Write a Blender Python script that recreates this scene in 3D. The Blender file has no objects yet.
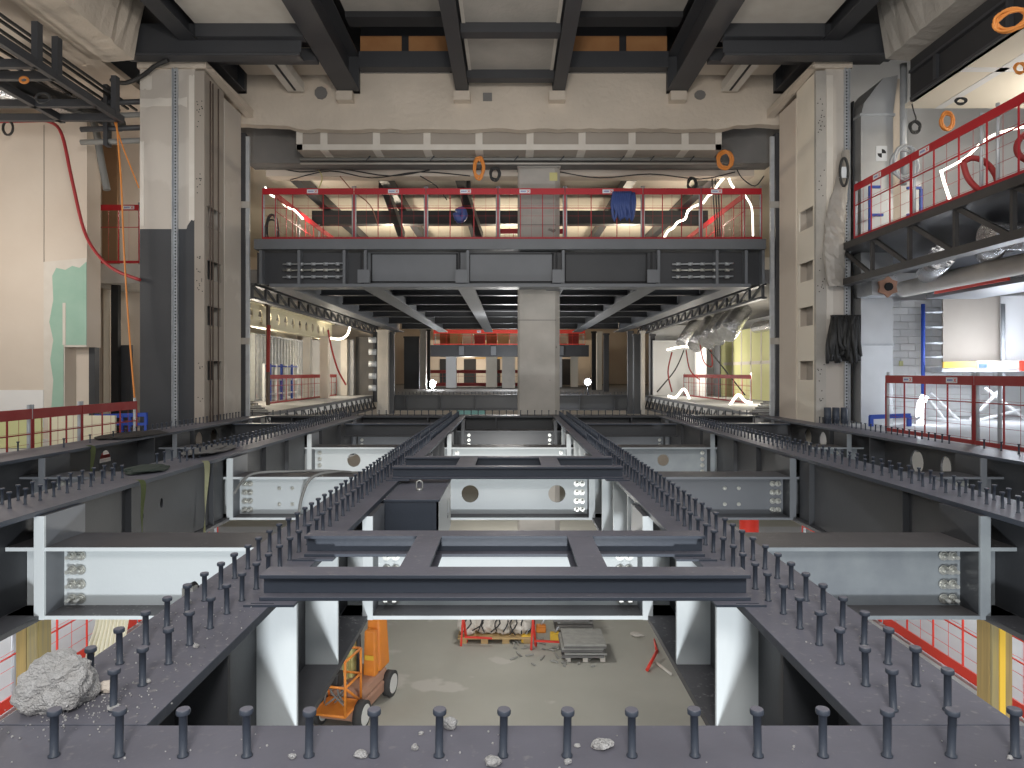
import bpy, bmesh, math, random
from mathutils import Vector, Matrix
R = random.Random(7)
C = bpy.context.scene.collection
F = 700.0; EYE = 1.2; VX = 510.0; VY = 373.0
def P(px, py, Y): return Vector(((px-VX)/F*Y, Y, EYE-(py-VY)/F*Y))
def X_(px, Y): return (px-VX)/F*Y
def Z_(py, Y): return EYE-(py-VY)/F*Y

# ------------------------------------------------------------------ materials
def mat(name, col, rough=.6, metal=0.0, col2=None, scale=4.0, amt=.5, dust_shade=None, bump=0.0, bscale=30.0, detail=4, spots=None, emit=None, stretch=None, sharp=0.0, spec=.5):
    m = bpy.data.materials.new(name); m.use_nodes = True
    nt = m.node_tree; N = nt.nodes; L = nt.links
    b = N['Principled BSDF']
    b.inputs['Roughness'].default_value = rough; b.inputs['Metallic'].default_value = metal
    b.inputs['Specular IOR Level'].default_value = spec
    cur = None
    tc = N.new('ShaderNodeNewGeometry').outputs['Position']
    if stretch:
        mp = N.new('ShaderNodeMapping'); mp.inputs['Scale'].default_value = stretch
        L.new(tc, mp.inputs['Vector']); tc = mp.outputs['Vector']
    def mix(a, bcol, fac):
        n = N.new('ShaderNodeMix'); n.data_type = 'RGBA'
        for s, v in ((n.inputs[6], a), (n.inputs[7], bcol)):
            if isinstance(v, tuple): s.default_value = (*v, 1)
            else: L.new(v, s)
        if isinstance(fac, float): n.inputs[0].default_value = fac
        else: L.new(fac, n.inputs[0])
        return n.outputs[2]
    def noise(sc, lo, hi, det=4):
        n = N.new('ShaderNodeTexNoise'); n.inputs['Scale'].default_value = sc; n.inputs['Detail'].default_value = det
        L.new(tc, n.inputs['Vector'])
        r = N.new('ShaderNodeMapRange'); r.inputs[1].default_value = lo; r.inputs[2].default_value = hi
        L.new(n.outputs['Fac'], r.inputs[0]); return r.outputs[0], n.outputs['Fac']
    cur = tuple(col)
    if col2:
        w = .18*(1-sharp)+.004
        f, _ = noise(scale, .5-w, .5+w, detail)
        mm = N.new('ShaderNodeMath'); mm.operation = 'MULTIPLY'; mm.inputs[1].default_value = amt
        L.new(f, mm.inputs[0]); cur = mix(cur, tuple(col2), mm.outputs[0])
    if dust_shade:  # tone of up-facing faces: dust, and on pale steel missing light too
        g = N.new('ShaderNodeNewGeometry'); sx = N.new('ShaderNodeSeparateXYZ'); L.new(g.outputs['Normal'], sx.inputs[0])
        r = N.new('ShaderNodeMapRange'); r.inputs[1].default_value = .55; r.inputs[2].default_value = .95; L.new(sx.outputs['Z'], r.inputs[0])
        f, _ = noise(1.7, .2, .75, 8)
        d2 = mix(tuple(c*.62 for c in dust_shade), tuple(c*1.06 for c in dust_shade), f)
        f3, _ = noise(30.0, .60, .70, 4)
        f4, _ = noise(0.9, .45, .65, 3)
        mu = N.new('ShaderNodeMath'); mu.operation = 'MULTIPLY'; L.new(f3, mu.inputs[0]); L.new(f4, mu.inputs[1])
        d2 = mix(d2, (.30, .29, .28), mu.outputs[0])
        cur = mix(cur, d2, r.outputs[0])
    if spots:
        f, _ = noise(spots[1], spots[2], spots[2]+.04, 3); cur = mix(cur, tuple(spots[0]), f)
    if isinstance(cur, tuple): b.inputs['Base Color'].default_value = (*cur, 1)
    else: L.new(cur, b.inputs['Base Color'])
    if bump:
        n = N.new('ShaderNodeTexNoise'); n.inputs['Scale'].default_value = bscale; n.inputs['Detail'].default_value = 6
        L.new(tc, n.inputs['Vector'])
        bp = N.new('ShaderNodeBump'); bp.inputs['Strength'].default_value = bump; bp.inputs['Distance'].default_value = .05
        L.new(n.outputs['Fac'], bp.inputs['Height']); L.new(bp.outputs['Normal'], b.inputs['Normal'])
    if emit:
        b.inputs['Emission Color'].default_value = (*emit[0], 1); b.inputs['Emission Strength'].default_value = emit[1]
    return m
M = {}
M['steel'] = mat('slate painted steel', (.040, .050, .070), .48, .0, (.055, .066, .088), 1.3, .6, dust_shade=(.180, .176, .208), bump=.04)
M['steel_web'] = mat('grey girder paint', (.036, .038, .043), .5, .0, (.052, .055, .061), .9, .7, dust_shade=(.11, .107, .115), bump=.03)
M['pale'] = mat('pale steel coloured as lit', (.58, .62, .635), .5, .0, (.66, .70, .71), .7, .6, dust_shade=(.115, .11, .115), bump=.03)  # pale sides stand in for lamplight, dark tops for faces it misses
M['mottled'] = mat('mottled grey green dim steel', (.19, .21, .23), .5, .0, (.34, .375, .385), 1.8, .7, dust_shade=(.14, .13, .13), bump=.05, detail=7)  # darker mottled colour stands in for dimmer light on the right beams
M['bluegrey'] = mat('blue grey steel', (.15, .16, .175), .5, .0, (.19, .20, .22), 1.0, .6, dust_shade=(.13, .13, .14))
M['ceil_steel'] = mat('dark ceiling steel', (.042, .044, .050), .5, .0, (.06, .062, .068), .6, .6)
M['truss_dark'] = mat('brown black steel', (.035, .033, .032), .5, .0, (.055, .05, .048), 3, .7)
M['black'] = mat('black', (.012, .012, .013), .7)
M['dark'] = mat('dark recess', (.03, .03, .033), .8)
M['bolt'] = mat('zinc bolt', (.62, .62, .58), .32, .7)
M['galv'] = mat('galvanised steel', (.52, .54, .56), .45, .25, (.40, .42, .45), 5.0, .8)
M['rust'] = mat('rusty bar', (.11, .08, .065), .8)
M['concrete'] = mat('cast concrete', (.47, .44, .40), .85, .0, (.36, .34, .31), 1.2, .8, bump=.35, bscale=9, detail=8)
M['concrete_col'] = mat('grey concrete column', (.50, .47, .43), .85, .0, (.36, .34, .31), 1.1, .8, bump=.2, bscale=6, detail=7, spots=((.22, .2, .18), 2.6, .70))
M['spray'] = mat('sprayed plaster', (.66, .575, .48), .9, .0, (.56, .49, .41), .8, .8, bump=.5, bscale=7, detail=8)
M['conc_dark'] = mat('dark grey concrete', (.16, .155, .15), .9, .0, (.22, .21, .2), 1.0, .8, bump=.2)
M['board'] = mat('jointed plasterboard', (.50, .455, .405), .85, .0, (.58, .535, .48), .75, .6, sharp=.9, detail=6)
M['boardgrey'] = mat('grey plasterboard', (.33, .29, .25), .85, .0, (.37, .33, .285), 1, .8)
M['joint'] = mat('joint compound', (.66, .62, .56), .85, .0, (.58, .53, .47), 3, .6)
M['plaster'] = mat('wall plaster', (.58, .50, .42), .9, .0, (.68, .61, .53), .35, .9, bump=.1, bscale=5, detail=7)
M['white'] = mat('white plaster', (.80, .80, .80), .85, .0, (.70, .70, .70), .7, .6)
M['cream'] = mat('cream soffit board', (.82, .76, .65), .85, .0, (.74, .67, .56), .5, .7)
M['creamsteel'] = mat('cream fire coating', (.80, .74, .55), .8)
M['green'] = mat('green plasterboard', (.30, .47, .38), .85, .0, (.36, .52, .43), 2, .6, sharp=.3)
M['ygreen'] = mat('yellow green plasterboard', (.62, .62, .30), .85, .0, (.66, .66, .36), 1, .6)
M['woodstrip'] = mat('orange plywood', (.42, .19, .07), .7, .0, (.50, .25, .10), 2, .8)
M['timber'] = mat('old timber boards', (.42, .29, .10), .8, .0, (.26, .19, .085), 3.0, .9, stretch=(9, 9, .5), detail=7)
M['timber_grey'] = mat('weathered timber boards', (.24, .20, .12), .8, .0, (.36, .28, .10), 3.0, .9, stretch=(12, 12, .6), detail=8)
M['yellow'] = mat('yellow paint', (.80, .50, .05), .55)
M['red'] = mat('red barrier paint', (.43, .008, .018), .45, .0, (.48, .012, .022), 2, .6)
M['redbright'] = mat('bright red paint', (.75, .05, .03), .45)
M['reddull'] = mat('dusty red barrier paint', (.32, .022, .022), .6, .0, (.36, .05, .045), 3, .8)
M['label'] = mat('white label', (.72, .74, .76), .6)
M['blue'] = mat('blue paint', (.03, .08, .42), .5)
M['bluecable'] = mat('blue cable', (.06, .10, .30), .5)
M['orangecable'] = mat('orange cable', (.70, .25, .05), .5)
M['blackcable'] = mat('black cable', (.03, .03, .03), .6)
M['redhose'] = mat('red hose', (.35, .03, .035), .5)
M['greyhose'] = mat('grey hose', (.22, .22, .21), .6)
M['orange'] = mat('orange machine paint', (.80, .27, .03), .5, .0, (.70, .22, .05), 4, .6)
M['dustorange'] = mat('dusty orange', (.45, .24, .16), .7, .0, (.36, .22, .16), 5, .7)
M['machyellow'] = mat('pale yellow machine', (.62, .58, .25), .5)
M['tyre'] = mat('tyre', (.05, .05, .05), .8)
M['rim'] = mat('white rim', (.7, .7, .68), .6)
M['foil'] = mat('crinkled foil', (.75, .76, .78), .25, .9, (.5, .5, .52), 6, .8, bump=1.0, bscale=9)
M['duct'] = mat('galvanised duct', (.55, .56, .57), .4, .55, (.45, .46, .47), 1.5, .7)
M['sheet'] = mat('dusty plastic sheet', (.30, .275, .24), .4, .0, (.36, .33, .30), 4, .8, bump=.3, bscale=8)
M['strap'] = mat('green lifting strap', (.16, .19, .08), .8)
M['tarp'] = mat('dark tarpaulin', (.04, .055, .045), .8)
M['strap_pale'] = mat('pale strap', (.42, .42, .26), .8)
M['floor_low'] = mat('dusty concrete floor', (.42, .41, .36), .9, .0, (.50, .49, .43), .45, .9, bump=.15, bscale=3, detail=9, spots=((.56, .54, .49), .8, .64))
M['slab'] = mat('pale slab', (.55, .55, .55), .85, .0, (.45, .45, .45), .6, .8)
M['rubble'] = mat('rubble concrete', (.66, .65, .64), .95, .0, (.50, .48, .46), 20, .8, bump=.8, bscale=120, detail=6)
M['brownwood'] = mat('brown door', (.22, .13, .07), .7)
M['scrap'] = mat('grey boards', (.30, .30, .28), .8, .0, (.42, .41, .38), 6, .8)
M['palletwood'] = mat('pallet wood', (.55, .38, .18), .8)
M['tube'] = mat('lit white tube', (.9, .9, .9), .5, emit=((1, .90, .74), 5))
M['tubecool'] = mat('lit cool tube', (.9, .9, .9), .5, emit=((.85, .93, 1), 5))
M['lampglow'] = mat('lamp lens', (1, 1, 1), .5, emit=((.95, .97, 1), 120))
M['orangeglow'] = mat('orange netting', (.40, .12, .05), .7)
M['teal'] = mat('pale teal sheet', (.25, .50, .48), .7)
M['glass'] = mat('window pane', (.5, .6, .62), .15)

# ------------------------------------------------------------------ helpers
def bx(bm, x0, x1, y0, y1, z0, z1):
    if x0 > x1: x0, x1 = x1, x0
    if y0 > y1: y0, y1 = y1, y0
    if z0 > z1: z0, z1 = z1, z0
    v = [bm.verts.new(c) for c in ((x0,y0,z0),(x1,y0,z0),(x1,y1,z0),(x0,y1,z0),(x0,y0,z1),(x1,y0,z1),(x1,y1,z1),(x0,y1,z1))]
    for f in ((0,3,2,1),(4,5,6,7),(0,1,5,4),(1,2,6,5),(2,3,7,6),(3,0,4,7)): bm.faces.new([v[i] for i in f])
    return bm
def B(*a):
    bm = bmesh.new()
    if a and isinstance(a[0], (int, float)): bx(bm, *a)
    else:
        for t in a: bx(bm, *t)
    return bm
def beam3(bm, a, b, w, h=None, up=Vector((0,0,1))):
    """rectangular bar between two points"""
    a = Vector(a); b = Vector(b); h = h or w; d = (b-a).normalized()
    if abs(d.dot(up)) > .98: up = Vector((0,1,0))
    s = d.cross(up).normalized()*w/2; u = s.cross(d).normalized()*h/2
    v = [bm.verts.new(p+q) for p in (a, b) for q in (-s-u, s-u, s+u, -s+u)]
    for f in ((0,1,2,3),(7,6,5,4),(0,4,5,1),(1,5,6,2),(2,6,7,3),(3,7,4,0)): bm.faces.new([v[i] for i in f])
    return bm
def cyl(bm, a, b, r, n=10, r2=None):
    a = Vector(a); b = Vector(b); r2 = r if r2 is None else r2
    d = (b-a).normalized(); up = Vector((0,0,1)) if abs(d.z) < .95 else Vector((0,1,0))
    s = d.cross(up).normalized(); u = s.cross(d)
    A = []; Bv = []
    for i in range(n):
        t = 2*math.pi*i/n; o = s*math.cos(t)+u*math.sin(t)
        A.append(bm.verts.new(a+o*r)); Bv.append(bm.verts.new(b+o*r2))
    for i in range(n):
        f = bm.faces.new((A[i], A[(i+1)%n], Bv[(i+1)%n], Bv[i])); f.smooth = True
    bm.faces.new(A[::-1]); bm.faces.new(Bv)
    return bm
def smooth_pts(pts, k=5):
    pts = [Vector(p) for p in pts]; out = []
    for i in range(len(pts)-1):
        p0 = pts[max(i-1,0)]; p1 = pts[i]; p2 = pts[i+1]; p3 = pts[min(i+2,len(pts)-1)]
        for j in range(k):
            t = j/k
            out.append(.5*((2*p1)+(p2-p0)*t+(2*p0-5*p1+4*p2-p3)*t*t+(3*p1-p0-3*p2+p3)*t**3))
    out.append(pts[-1]); return out
def tube(bm, pts, r, n=6, sm=True, k=5):
    pts = smooth_pts(pts, k) if sm else [Vector(p) for p in pts]
    rings = []; s = None
    for i, p in enumerate(pts):
        d = (pts[min(i+1,len(pts)-1)]-pts[max(i-1,0)]).normalized()
        if s is None:
            up = Vector((0,0,1)) if abs(d.z) < .9 else Vector((0,1,0)); s = d.cross(up).normalized()
        s = (s-d*s.dot(d)).normalized(); u = s.cross(d)
        rings.append([bm.verts.new(p+(s*math.cos(2*math.pi*j/n)+u*math.sin(2*math.pi*j/n))*r) for j in range(n)])
    for a, b in zip(rings, rings[1:]):
        for j in range(n):
            f = bm.faces.new((a[j], a[(j+1)%n], b[(j+1)%n], b[j])); f.smooth = True
    bm.faces.new(rings[0][::-1]); bm.faces.new(rings[-1])
    return bm
def circ(cu, cv, ru, rv=None, n=20):
    rv = rv or ru
    return [(cu+ru*math.cos(2*math.pi*i/n), cv+rv*math.sin(2*math.pi*i/n)) for i in range(n)]
def plate(bm, axis, outer, w0, w1, holes=()):
    """flat plate with holes: outline in the two other axes, thickness w0..w1 along axis"""
    tmp = bmesh.new()
    def mk(u, v, w): return {'x': (w,u,v), 'y': (u,w,v), 'z': (u,v,w)}[axis]
    edges = []
    for lp in [outer]+list(holes):
        vs = [tmp.verts.new(mk(u, v, w0)) for u, v in lp]
        edges += [tmp.edges.new((vs[i], vs[(i+1)%len(vs)])) for i in range(len(vs))]
    bmesh.ops.triangle_fill(tmp, use_beauty=True, use_dissolve=False, edges=edges)
    g = bmesh.ops.extrude_face_region(tmp, geom=tmp.faces[:])
    d = Vector(mk(0, 0, w1-w0))
    bmesh.ops.translate(tmp, vec=d, verts=[e for e in g['geom'] if isinstance(e, bmesh.types.BMVert)])
    bmesh.ops.recalc_face_normals(tmp, faces=tmp.faces[:])
    me = bpy.data.meshes.new('t'); tmp.to_mesh(me); tmp.free(); bm.from_mesh(me); bpy.data.meshes.remove(me)
    return bm
def rect(u0, u1, v0, v1): return [(u0,v0),(u1,v0),(u1,v1),(u0,v1)]
def wloc(o):
    v = Vector((0,0,0))
    while o is not None: v += o.location; o = o.parent
    return v
def obj(name, bm, m, parent=None, bev=0.0):
    """bm is in world coordinates"""
    bmesh.ops.recalc_face_normals(bm, faces=bm.faces[:])
    me = bpy.data.meshes.new(name)
    if parent is None:
        xs = [v.co.x for v in bm.verts]; ys = [v.co.y for v in bm.verts]; zs = [v.co.z for v in bm.verts]
        org = Vector(((min(xs)+max(xs))/2, (min(ys)+max(ys))/2, min(zs)))
    else: org = wloc(parent)
    bmesh.ops.translate(bm, vec=-org, verts=bm.verts[:])
    bm.to_mesh(me); bm.free()
    me.materials.append(M[m] if isinstance(m, str) else m)
    o = bpy.data.objects.new(name, me); C.objects.link(o)
    if parent is None: o.location = org
    else: o.parent = parent
    if bev:
        md = o.modifiers.new('bevel', 'BEVEL'); md.width = bev; md.segments = 2; md.limit_method = 'ANGLE'
    return o
def thing(name, label, cat, loc=(0,0,0), group=None):
    o = bpy.data.objects.new(name, None); C.objects.link(o); o.location = loc; o.empty_display_size = .1
    o['label'] = label; o['category'] = cat
    if group: o['group'] = group
    return o
def tag(o, label, cat, group=None):
    o['label'] = label; o['category'] = cat
    if group: o['group'] = group
    return o
def struct(name, bm, m, parent=None):
    o = obj(name, bm, m, parent)
    if parent is None: o['kind'] = 'structure'
    return o
def part(o, label): o['label'] = label; return o

# shear stud, shared by every girder
def stud_mesh():
    bm = bmesh.new()
    prof = [(.0175,0),(.0175,.005),(.0125,.009),(.0125,.128),(.0205,.131),(.0215,.134),(.0215,.144),(.0195,.148),(0.0,.149)]
    n = 14; rings = []
    for r, z in prof[:-1]: rings.append([bm.verts.new((r*math.cos(2*math.pi*i/n), r*math.sin(2*math.pi*i/n), z)) for i in range(n)])
    for a, b in zip(rings, rings[1:]):
        for i in range(n):
            f = bm.faces.new((a[i], a[(i+1)%n], b[(i+1)%n], b[i])); f.smooth = True
    bm.faces.new(rings[-1]); bm.faces.new(rings[0][::-1])
    me = bpy.data.meshes.new('stud'); bm.to_mesh(me); bm.free(); me.materials.append(M['steel']); return me
STUD = stud_mesh()
def studs(parent, pts):
    """pts world positions, nearest first; the first 100 are parts, the rest one stuff part"""
    pts = sorted(pts, key=lambda p: p[1]); base = wloc(parent)
    for p in pts[:100]:
        o = bpy.data.objects.new('stud', STUD); C.objects.link(o); o.parent = parent; o.location = Vector(p)-base
        o.rotation_euler = (R.uniform(-.025,.025), R.uniform(-.025,.025), 0)
    if pts[100:]:
        bm = bmesh.new()
        for p in pts[100:]:
            p = Vector(p); cyl(bm, p, p+Vector((0,0,.131)), .0125, 8); cyl(bm, p+Vector((0,0,.131)), p+Vector((0,0,.148)), .0215, 8)
        o = obj('studs', bm, 'steel', parent); o['kind'] = 'stuff'
def bolt(bm, c, d, r=.022, l=.06):
    c = Vector(c); d = Vector(d)
    cyl(bm, c, c+d*.012, r*1.45, 12); cyl(bm, c+d*.012, c+d*.032, r*1.15, 6); cyl(bm, c+d*.032, c+d*l, r*.62, 8)

# ------------------------------------------------------------------ long girders running away from the camera
def girder_y(label, x0, x1, y0, y1, wx, ztop=0.0, depth=.96, tf=.045, holes=(), stiff=(), sside=(1,-1), rows=(), group=None, webm='steel_web', stm='steel_web', sts={}):
    xc = (x0+x1)/2
    t = thing('plate_girder', label, 'girder', (xc, y0, ztop-depth), group)
    obj('top_flange', B(x0,x1,y0,y1,ztop-tf,ztop), 'steel', t, .004)
    bm = bmesh.new(); plate(bm, 'x', rect(y0,y1,ztop-depth+tf,ztop-tf), wx-.015, wx+.015, holes)
    obj('web', bm, webm, t)
    obj('bottom_flange', B(x0,x1,y0,y1,ztop-depth,ztop-depth+tf), webm, t)
    for y in stiff:
        for s in sside:
            xe = (x1-.01) if s > 0 else (x0+.01)
            m = sts.get((y, s), stm)
            obj('stiffener', B(wx+s*.015, xe, y, y+.03, ztop-depth+tf, ztop-tf), m, t)
    pts = []
    for (x, ya, yb, p) in rows:
        y = ya
        while y < yb: pts.append((x+R.uniform(-.004,.004), y, ztop)); y += p
    studs(t, pts)
    return t
ST = [3.1, 4.1, 5.08, 7.2, 8.2, 9.2, 11.3, 12.3, 13.3, 15.4, 16.4]
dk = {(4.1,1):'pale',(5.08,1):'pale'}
gl = girder_y('dark stud lined plate girder along the left side of the central opening', -1.76,-1.24, 2.39,19.5, -1.50, holes=(), stiff=ST, stm='steel_web', sts={(4.1,1):'pale',(5.08,1):'pale'},  # pale stiffeners: lamplight put into their colour
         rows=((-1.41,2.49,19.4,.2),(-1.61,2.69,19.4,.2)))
gr = girder_y('dark plate girder right of the central opening, stiffeners coloured as lit inside its opening edge', 1.20,1.74, 2.39,19.5, 1.47, stiff=ST, stm='steel_web', sts={(y,-1):'pale' for y in ST[1:]},
         rows=((1.365,2.49,19.4,.2),(1.56,2.49,19.4,.2)))
g2l = girder_y('second plate girder to the left, draped with green lifting straps', -4.76,-4.10, 2.2,19.5, -4.42, holes=(circ(8.15,-.42,.05,.08),circ(8.65,-.38,.05,.08)), stiff=(4.6,7.6,9.7,11.8,13,15.3,17), stm='steel_web',
         rows=((-4.43,3.0,8.15,.2),(-4.64,3.0,8.3,.2),(-4.43,9.4,19.4,.2),(-4.64,9.2,19.4,.2)))
g2r = girder_y('second plate girder to the right, light scuffs along the edge of its top flange', 4.14,4.78, 2.2,19.5, 4.44, stiff=(4.6,7.4,9.7,11.8,13,15.3,17),
         rows=((4.36,3.0,19.4,.2),(4.56,3.0,19.4,.2)))
hol = [circ(11.62,-.38,.14,.2), circ(12.45,-.38,.20,.21), circ(16.2,-.36,.2), circ(17.0,-.36,.2)]
for (gg, xs, s) in ((g2l,-4.19,-1),(g2r,4.23,1)):
    for ya, yb in ((6.72,10.2),(10.85,14.25),(14.95,18.4)):
        hs = [circ(7.95,-.42,.035,.06,10),circ(8.4,-.36,.035,.06,10)] if s < 0 and ya < 7 else []
        bm = bmesh.new(); plate(bm, 'x', rect(ya,yb,-.915,-.046), xs-.01, xs+.01, hs); obj('cover_plate', bm, 'steel_web', gg)
g3l = girder_y('outermost left plate girder below the low red barriers', -7.62,-6.85, 6.0,20.2, -7.2, holes=hol[1:], stiff=(9,13.5,15.2,18),
         rows=((-7.36,13.4,20,.2),(-7.56,8.0,10.9,.55),(-7.2,11.3,13,.7)))
g3r = girder_y('outermost right plate girder with arched web holes', 6.93,7.68, 6.0,20.2, 7.25, holes=hol, stiff=(9.3,13.5,15.2,18),
         rows=((7.47,11.9,20,.2),(7.55,10.0,11.5,.38)))

# front cross girder under the camera's feet
t = thing('plate_girder', 'wide cross girder along the bottom edge with one row of studs and rubble crumbs', 'girder', (0,2.1,-.96))
obj('top_flange', B(-3.4,3.4,1.80,2.386,-.045,0), 'steel', t, .004)
obj('web', B(-3.4,3.4,2.08,2.11,-.915,-.045), 'steel_web', t)
obj('bottom_flange', B(-3.4,3.4,1.80,2.386,-.96,-.915), 'steel_web', t)
studs(t, [(X_(px,2.193), 2.193, 0) for px in (-10,54,119,183,247,309,374,439,503,567,632,695,758,823,887,951,1015,1080)])

# far cross girder carrying studs
def far_girder(label, ya, yb, x0, x1, ztop, depth, srow=None, m='steel_web', pitch=.2, group=None):
    t = thing('plate_girder', label, 'girder', ((x0+x1)/2, ya, ztop-depth), group)
    yc = (ya+yb)/2
    obj('top_flange', B(x0,x1,ya,yb,ztop-.045,ztop), m, t)
    obj('web', B(x0,x1,yc-.015,yc+.015,ztop-depth+.045,ztop-.045), m, t)
    obj('bottom_flange', B(x0,x1,ya,yb,ztop-depth,ztop-depth+.045), m, t)
    x = x0+.7; k = 0
    while x < x1-.3:
        obj('stiffener', B(x-.015,x+.015,ya+.01,yc-.016,ztop-depth+.045,ztop-.045), m, t); x += 1.9
    if srow:
        studs(t, [(x0+.1+i*pitch, srow, ztop) for i in range(int((x1-x0-.2)/pitch)+1)])
    return t
far_girder('far cross girder with studs closing the frame in front of the concrete column', 19.55, 20.25, -6.8, 6.9, 0.0, .8, 19.8)
for (a, b, lab) in ((-4.1,-1.76,'cross beam level with the girder tops in the far left bay'),(1.74,4.14,'cross beam level with the girder tops in the far right bay'),(-6.85,-4.76,'cross beam at the far outer left bay beside the jointed column'),(4.78,6.93,'cross beam at the far outer right bay beside the plastic wrapped column')):
    t = thing('cross_beam', lab, 'beam', ((a+b)/2,17.4,-.35))
    obj('top_flange', B(a,b,17.3,17.6,-.08,-.05), 'steel', t); obj('web', B(a,b,17.44,17.46,-.35,-.08), 'steel_web', t); obj('bottom_flange', B(a,b,17.3,17.6,-.38,-.35), 'steel_web', t)

# lowered pale cross beams between the girders
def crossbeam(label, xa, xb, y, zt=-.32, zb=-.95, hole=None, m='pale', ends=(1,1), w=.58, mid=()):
    t = thing('cross_beam', label, 'beam', ((xa+xb)/2, y, zb))
    tf = .035
    obj('top_flange', B(xa,xb,y,y+w,zt-tf,zt), m, t, .003)
    bm = bmesh.new(); plate(bm, 'y', rect(xa,xb,zb+tf,zt-tf), y+w*.5-.012, y+w*.5+.012, [circ(*h) for h in (hole or [])])
    obj('web', bm, m, t)
    obj('bottom_flange', B(xa,xb,y,y+w,zb,zb+tf), m, t, .003)
    yw = y+w*.5-.012
    for side, e in ((1, ends[0]), (-1, ends[1])):
        if not e: continue
        xe = xa if side > 0 else xb
        obj('end_plate', B(xe, xe+side*.045, y-.01, y+w+.01, zb-.0, -.046), m, t, .003)
        xs = xe+side*.30; 
        sp = obj('splice_plate', B(xe+side*.05, xs+side*.04, yw-.014, yw-.001, zb+tf+.03, zt-tf-.03), m, t)
        for dx in (.11, .22):
            for k in range(4):
                bm = bmesh.new(); bolt(bm, (xe+side*dx, yw-.014, zb+.10+k*.135), (0,-1,0), .026, .075); obj('bolt', bm, 'bolt', t)
    for x in mid:
        for k in range(2):
            bm = bmesh.new(); bolt(bm, (x, yw, zb+.18+k*.24), (0,-1,0), .02, .05); obj('bolt', bm, 'bolt', t)
    return t
bays = {'LL':(-7.18,-4.44), 'L':(-4.40,-1.52), 'C':(-1.48,1.455), 'R':(1.485,4.42), 'RR':(4.46,7.23)}
words = {'LL':'outermost left bay','L':'bay just left of centre','C':'central opening','R':'bay just right of centre','RR':'outermost right bay'}
rows_ = [(6.1,'first from the camera'),(10.24,'second from the camera'),(14.3,'third from the camera'),(18.45,'fourth from the camera')]
for bi, (xa, xb) in bays.items():
    for ri, (y, wd) in enumerate(rows_):
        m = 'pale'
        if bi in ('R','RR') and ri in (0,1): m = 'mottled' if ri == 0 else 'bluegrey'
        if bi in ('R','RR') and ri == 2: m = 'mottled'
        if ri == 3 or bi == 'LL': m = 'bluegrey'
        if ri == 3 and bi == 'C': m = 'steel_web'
        ea, eb = (-4.12 if bi == 'L' else xa), xb
        hole = []
        if bi == 'C' and ri == 1: hole = [(X_(470,10.5),Z_(494,10.5),.13),(X_(557,10.5),Z_(494,10.5),.13)]
        if bi == 'L' and ri == 2: hole = [(X_(354,14.6),Z_(460,14.6),.14)]
        if bi == 'R' and ri == 2: hole = [(X_(663,14.6),Z_(460,14.6),.12)]
        mid = ()
        if bi == 'L' and ri == 1: mid = (X_(279,10.5), X_(292,10.5))
        if bi == 'R' and ri == 1: mid = (X_(725,10.5), X_(739,10.5))
        col = {'steel_web':'dark grey','pale':'pale','mottled':'mottled grey green','bluegrey':'blue grey'}[m]
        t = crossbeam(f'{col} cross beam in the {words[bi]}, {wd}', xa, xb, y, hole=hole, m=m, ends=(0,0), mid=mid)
        # end plates at the girder flanges, bolts beside them
        fl = {'LL':(-6.85,-4.76),'L':(-4.10,-1.76),'C':(-1.24,1.20),'R':(1.74,4.14),'RR':(4.78,6.93)}[bi]
        yw = y+.278
        for side, xe in ((1, fl[0]), (-1, fl[1])):
            if bi == 'L' and ri == 0 and side < 0: pass
            obj('end_plate', B(xe-.04*side, xe+.04*side, y+.02, y+.59, -.95, -.046), {'pale':'bluegrey','mottled':'steel_web','bluegrey':'steel_web','steel_web':'steel_web'}[m], t)  # end plates darker than the beam, standing in for their unlit sides
            obj('lit_edge_strip', B(xe-.045*side, xe+.045*side, y-.01, y+.02, -.95, -.046), m, t, .003)  # strip in beam colour stands in for light on the plate's front edge
            for dx in ((.12,.20) if ri < 2 else (.14,)):
                for k in range(4):
                    bm = bmesh.new(); bolt(bm, (xe+side*dx, yw-.01, -.85+k*.13), (0,-1,0), .03, .09); obj('bolt', bm, 'bolt', t)

# ladder frames lying on the two central girders
def hbar_x(bm, xa, xb, y0, y1, z0, z1, tf=.02):
    bx(bm, xa,xb,y0,y1,z1-tf,z1); bx(bm, xa,xb,y0,y1,z0,z0+tf); yc=(y0+y1)/2; bx(bm, xa,xb,yc-.012,yc+.012,z0+tf,z1-tf)
def ladder(label, yf, yb, xa, xb, xa2, xb2, conns, w=.16, h=.148):
    t = thing('ladder_frame', label, 'steel frame', ((xa+xb)/2, yf, 0))
    bm = bmesh.new(); hbar_x(bm, xa, xb, yf, yf+w, .012, h); o = obj('bar', bm, 'steel', t, .003)
    bm = bmesh.new(); hbar_x(bm, xa2, xb2, yb, yb+w, .012, h); obj('bar', bm, 'steel', t, .003)
    for (c0, c1) in conns:
        bm = bmesh.new(); bx(bm, c0,c1,yf+w,yb,h-.02,h-.001); bx(bm, c0,c1,yf+w,yb,.012,.03); xc=(c0+c1)/2; bx(bm, xc-.012,xc+.012,yf+w,yb,.03,h-.02)
        obj('rung', bm, 'steel', t, .002)
    for (y, a, b) in ((yf, xa, xb), (yb, xa2, xb2)):
        for x0_, s in ((a, 1), (b, -1)):
            bm = bmesh.new(); plate(bm, 'z', rect(min(x0_-s*.06,x0_+s*.20),max(x0_-s*.06,x0_+s*.20),y-.06,y+w), .0, .012, [[(x0_-s*.03+dx, y-.035+dy) for dx,dy in ((-.0,-.006),(s*.12,-.006),(s*.12,.006),(-.0,.006))]])
            obj('foot_plate', bm, 'steel', t)
    return t
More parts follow.
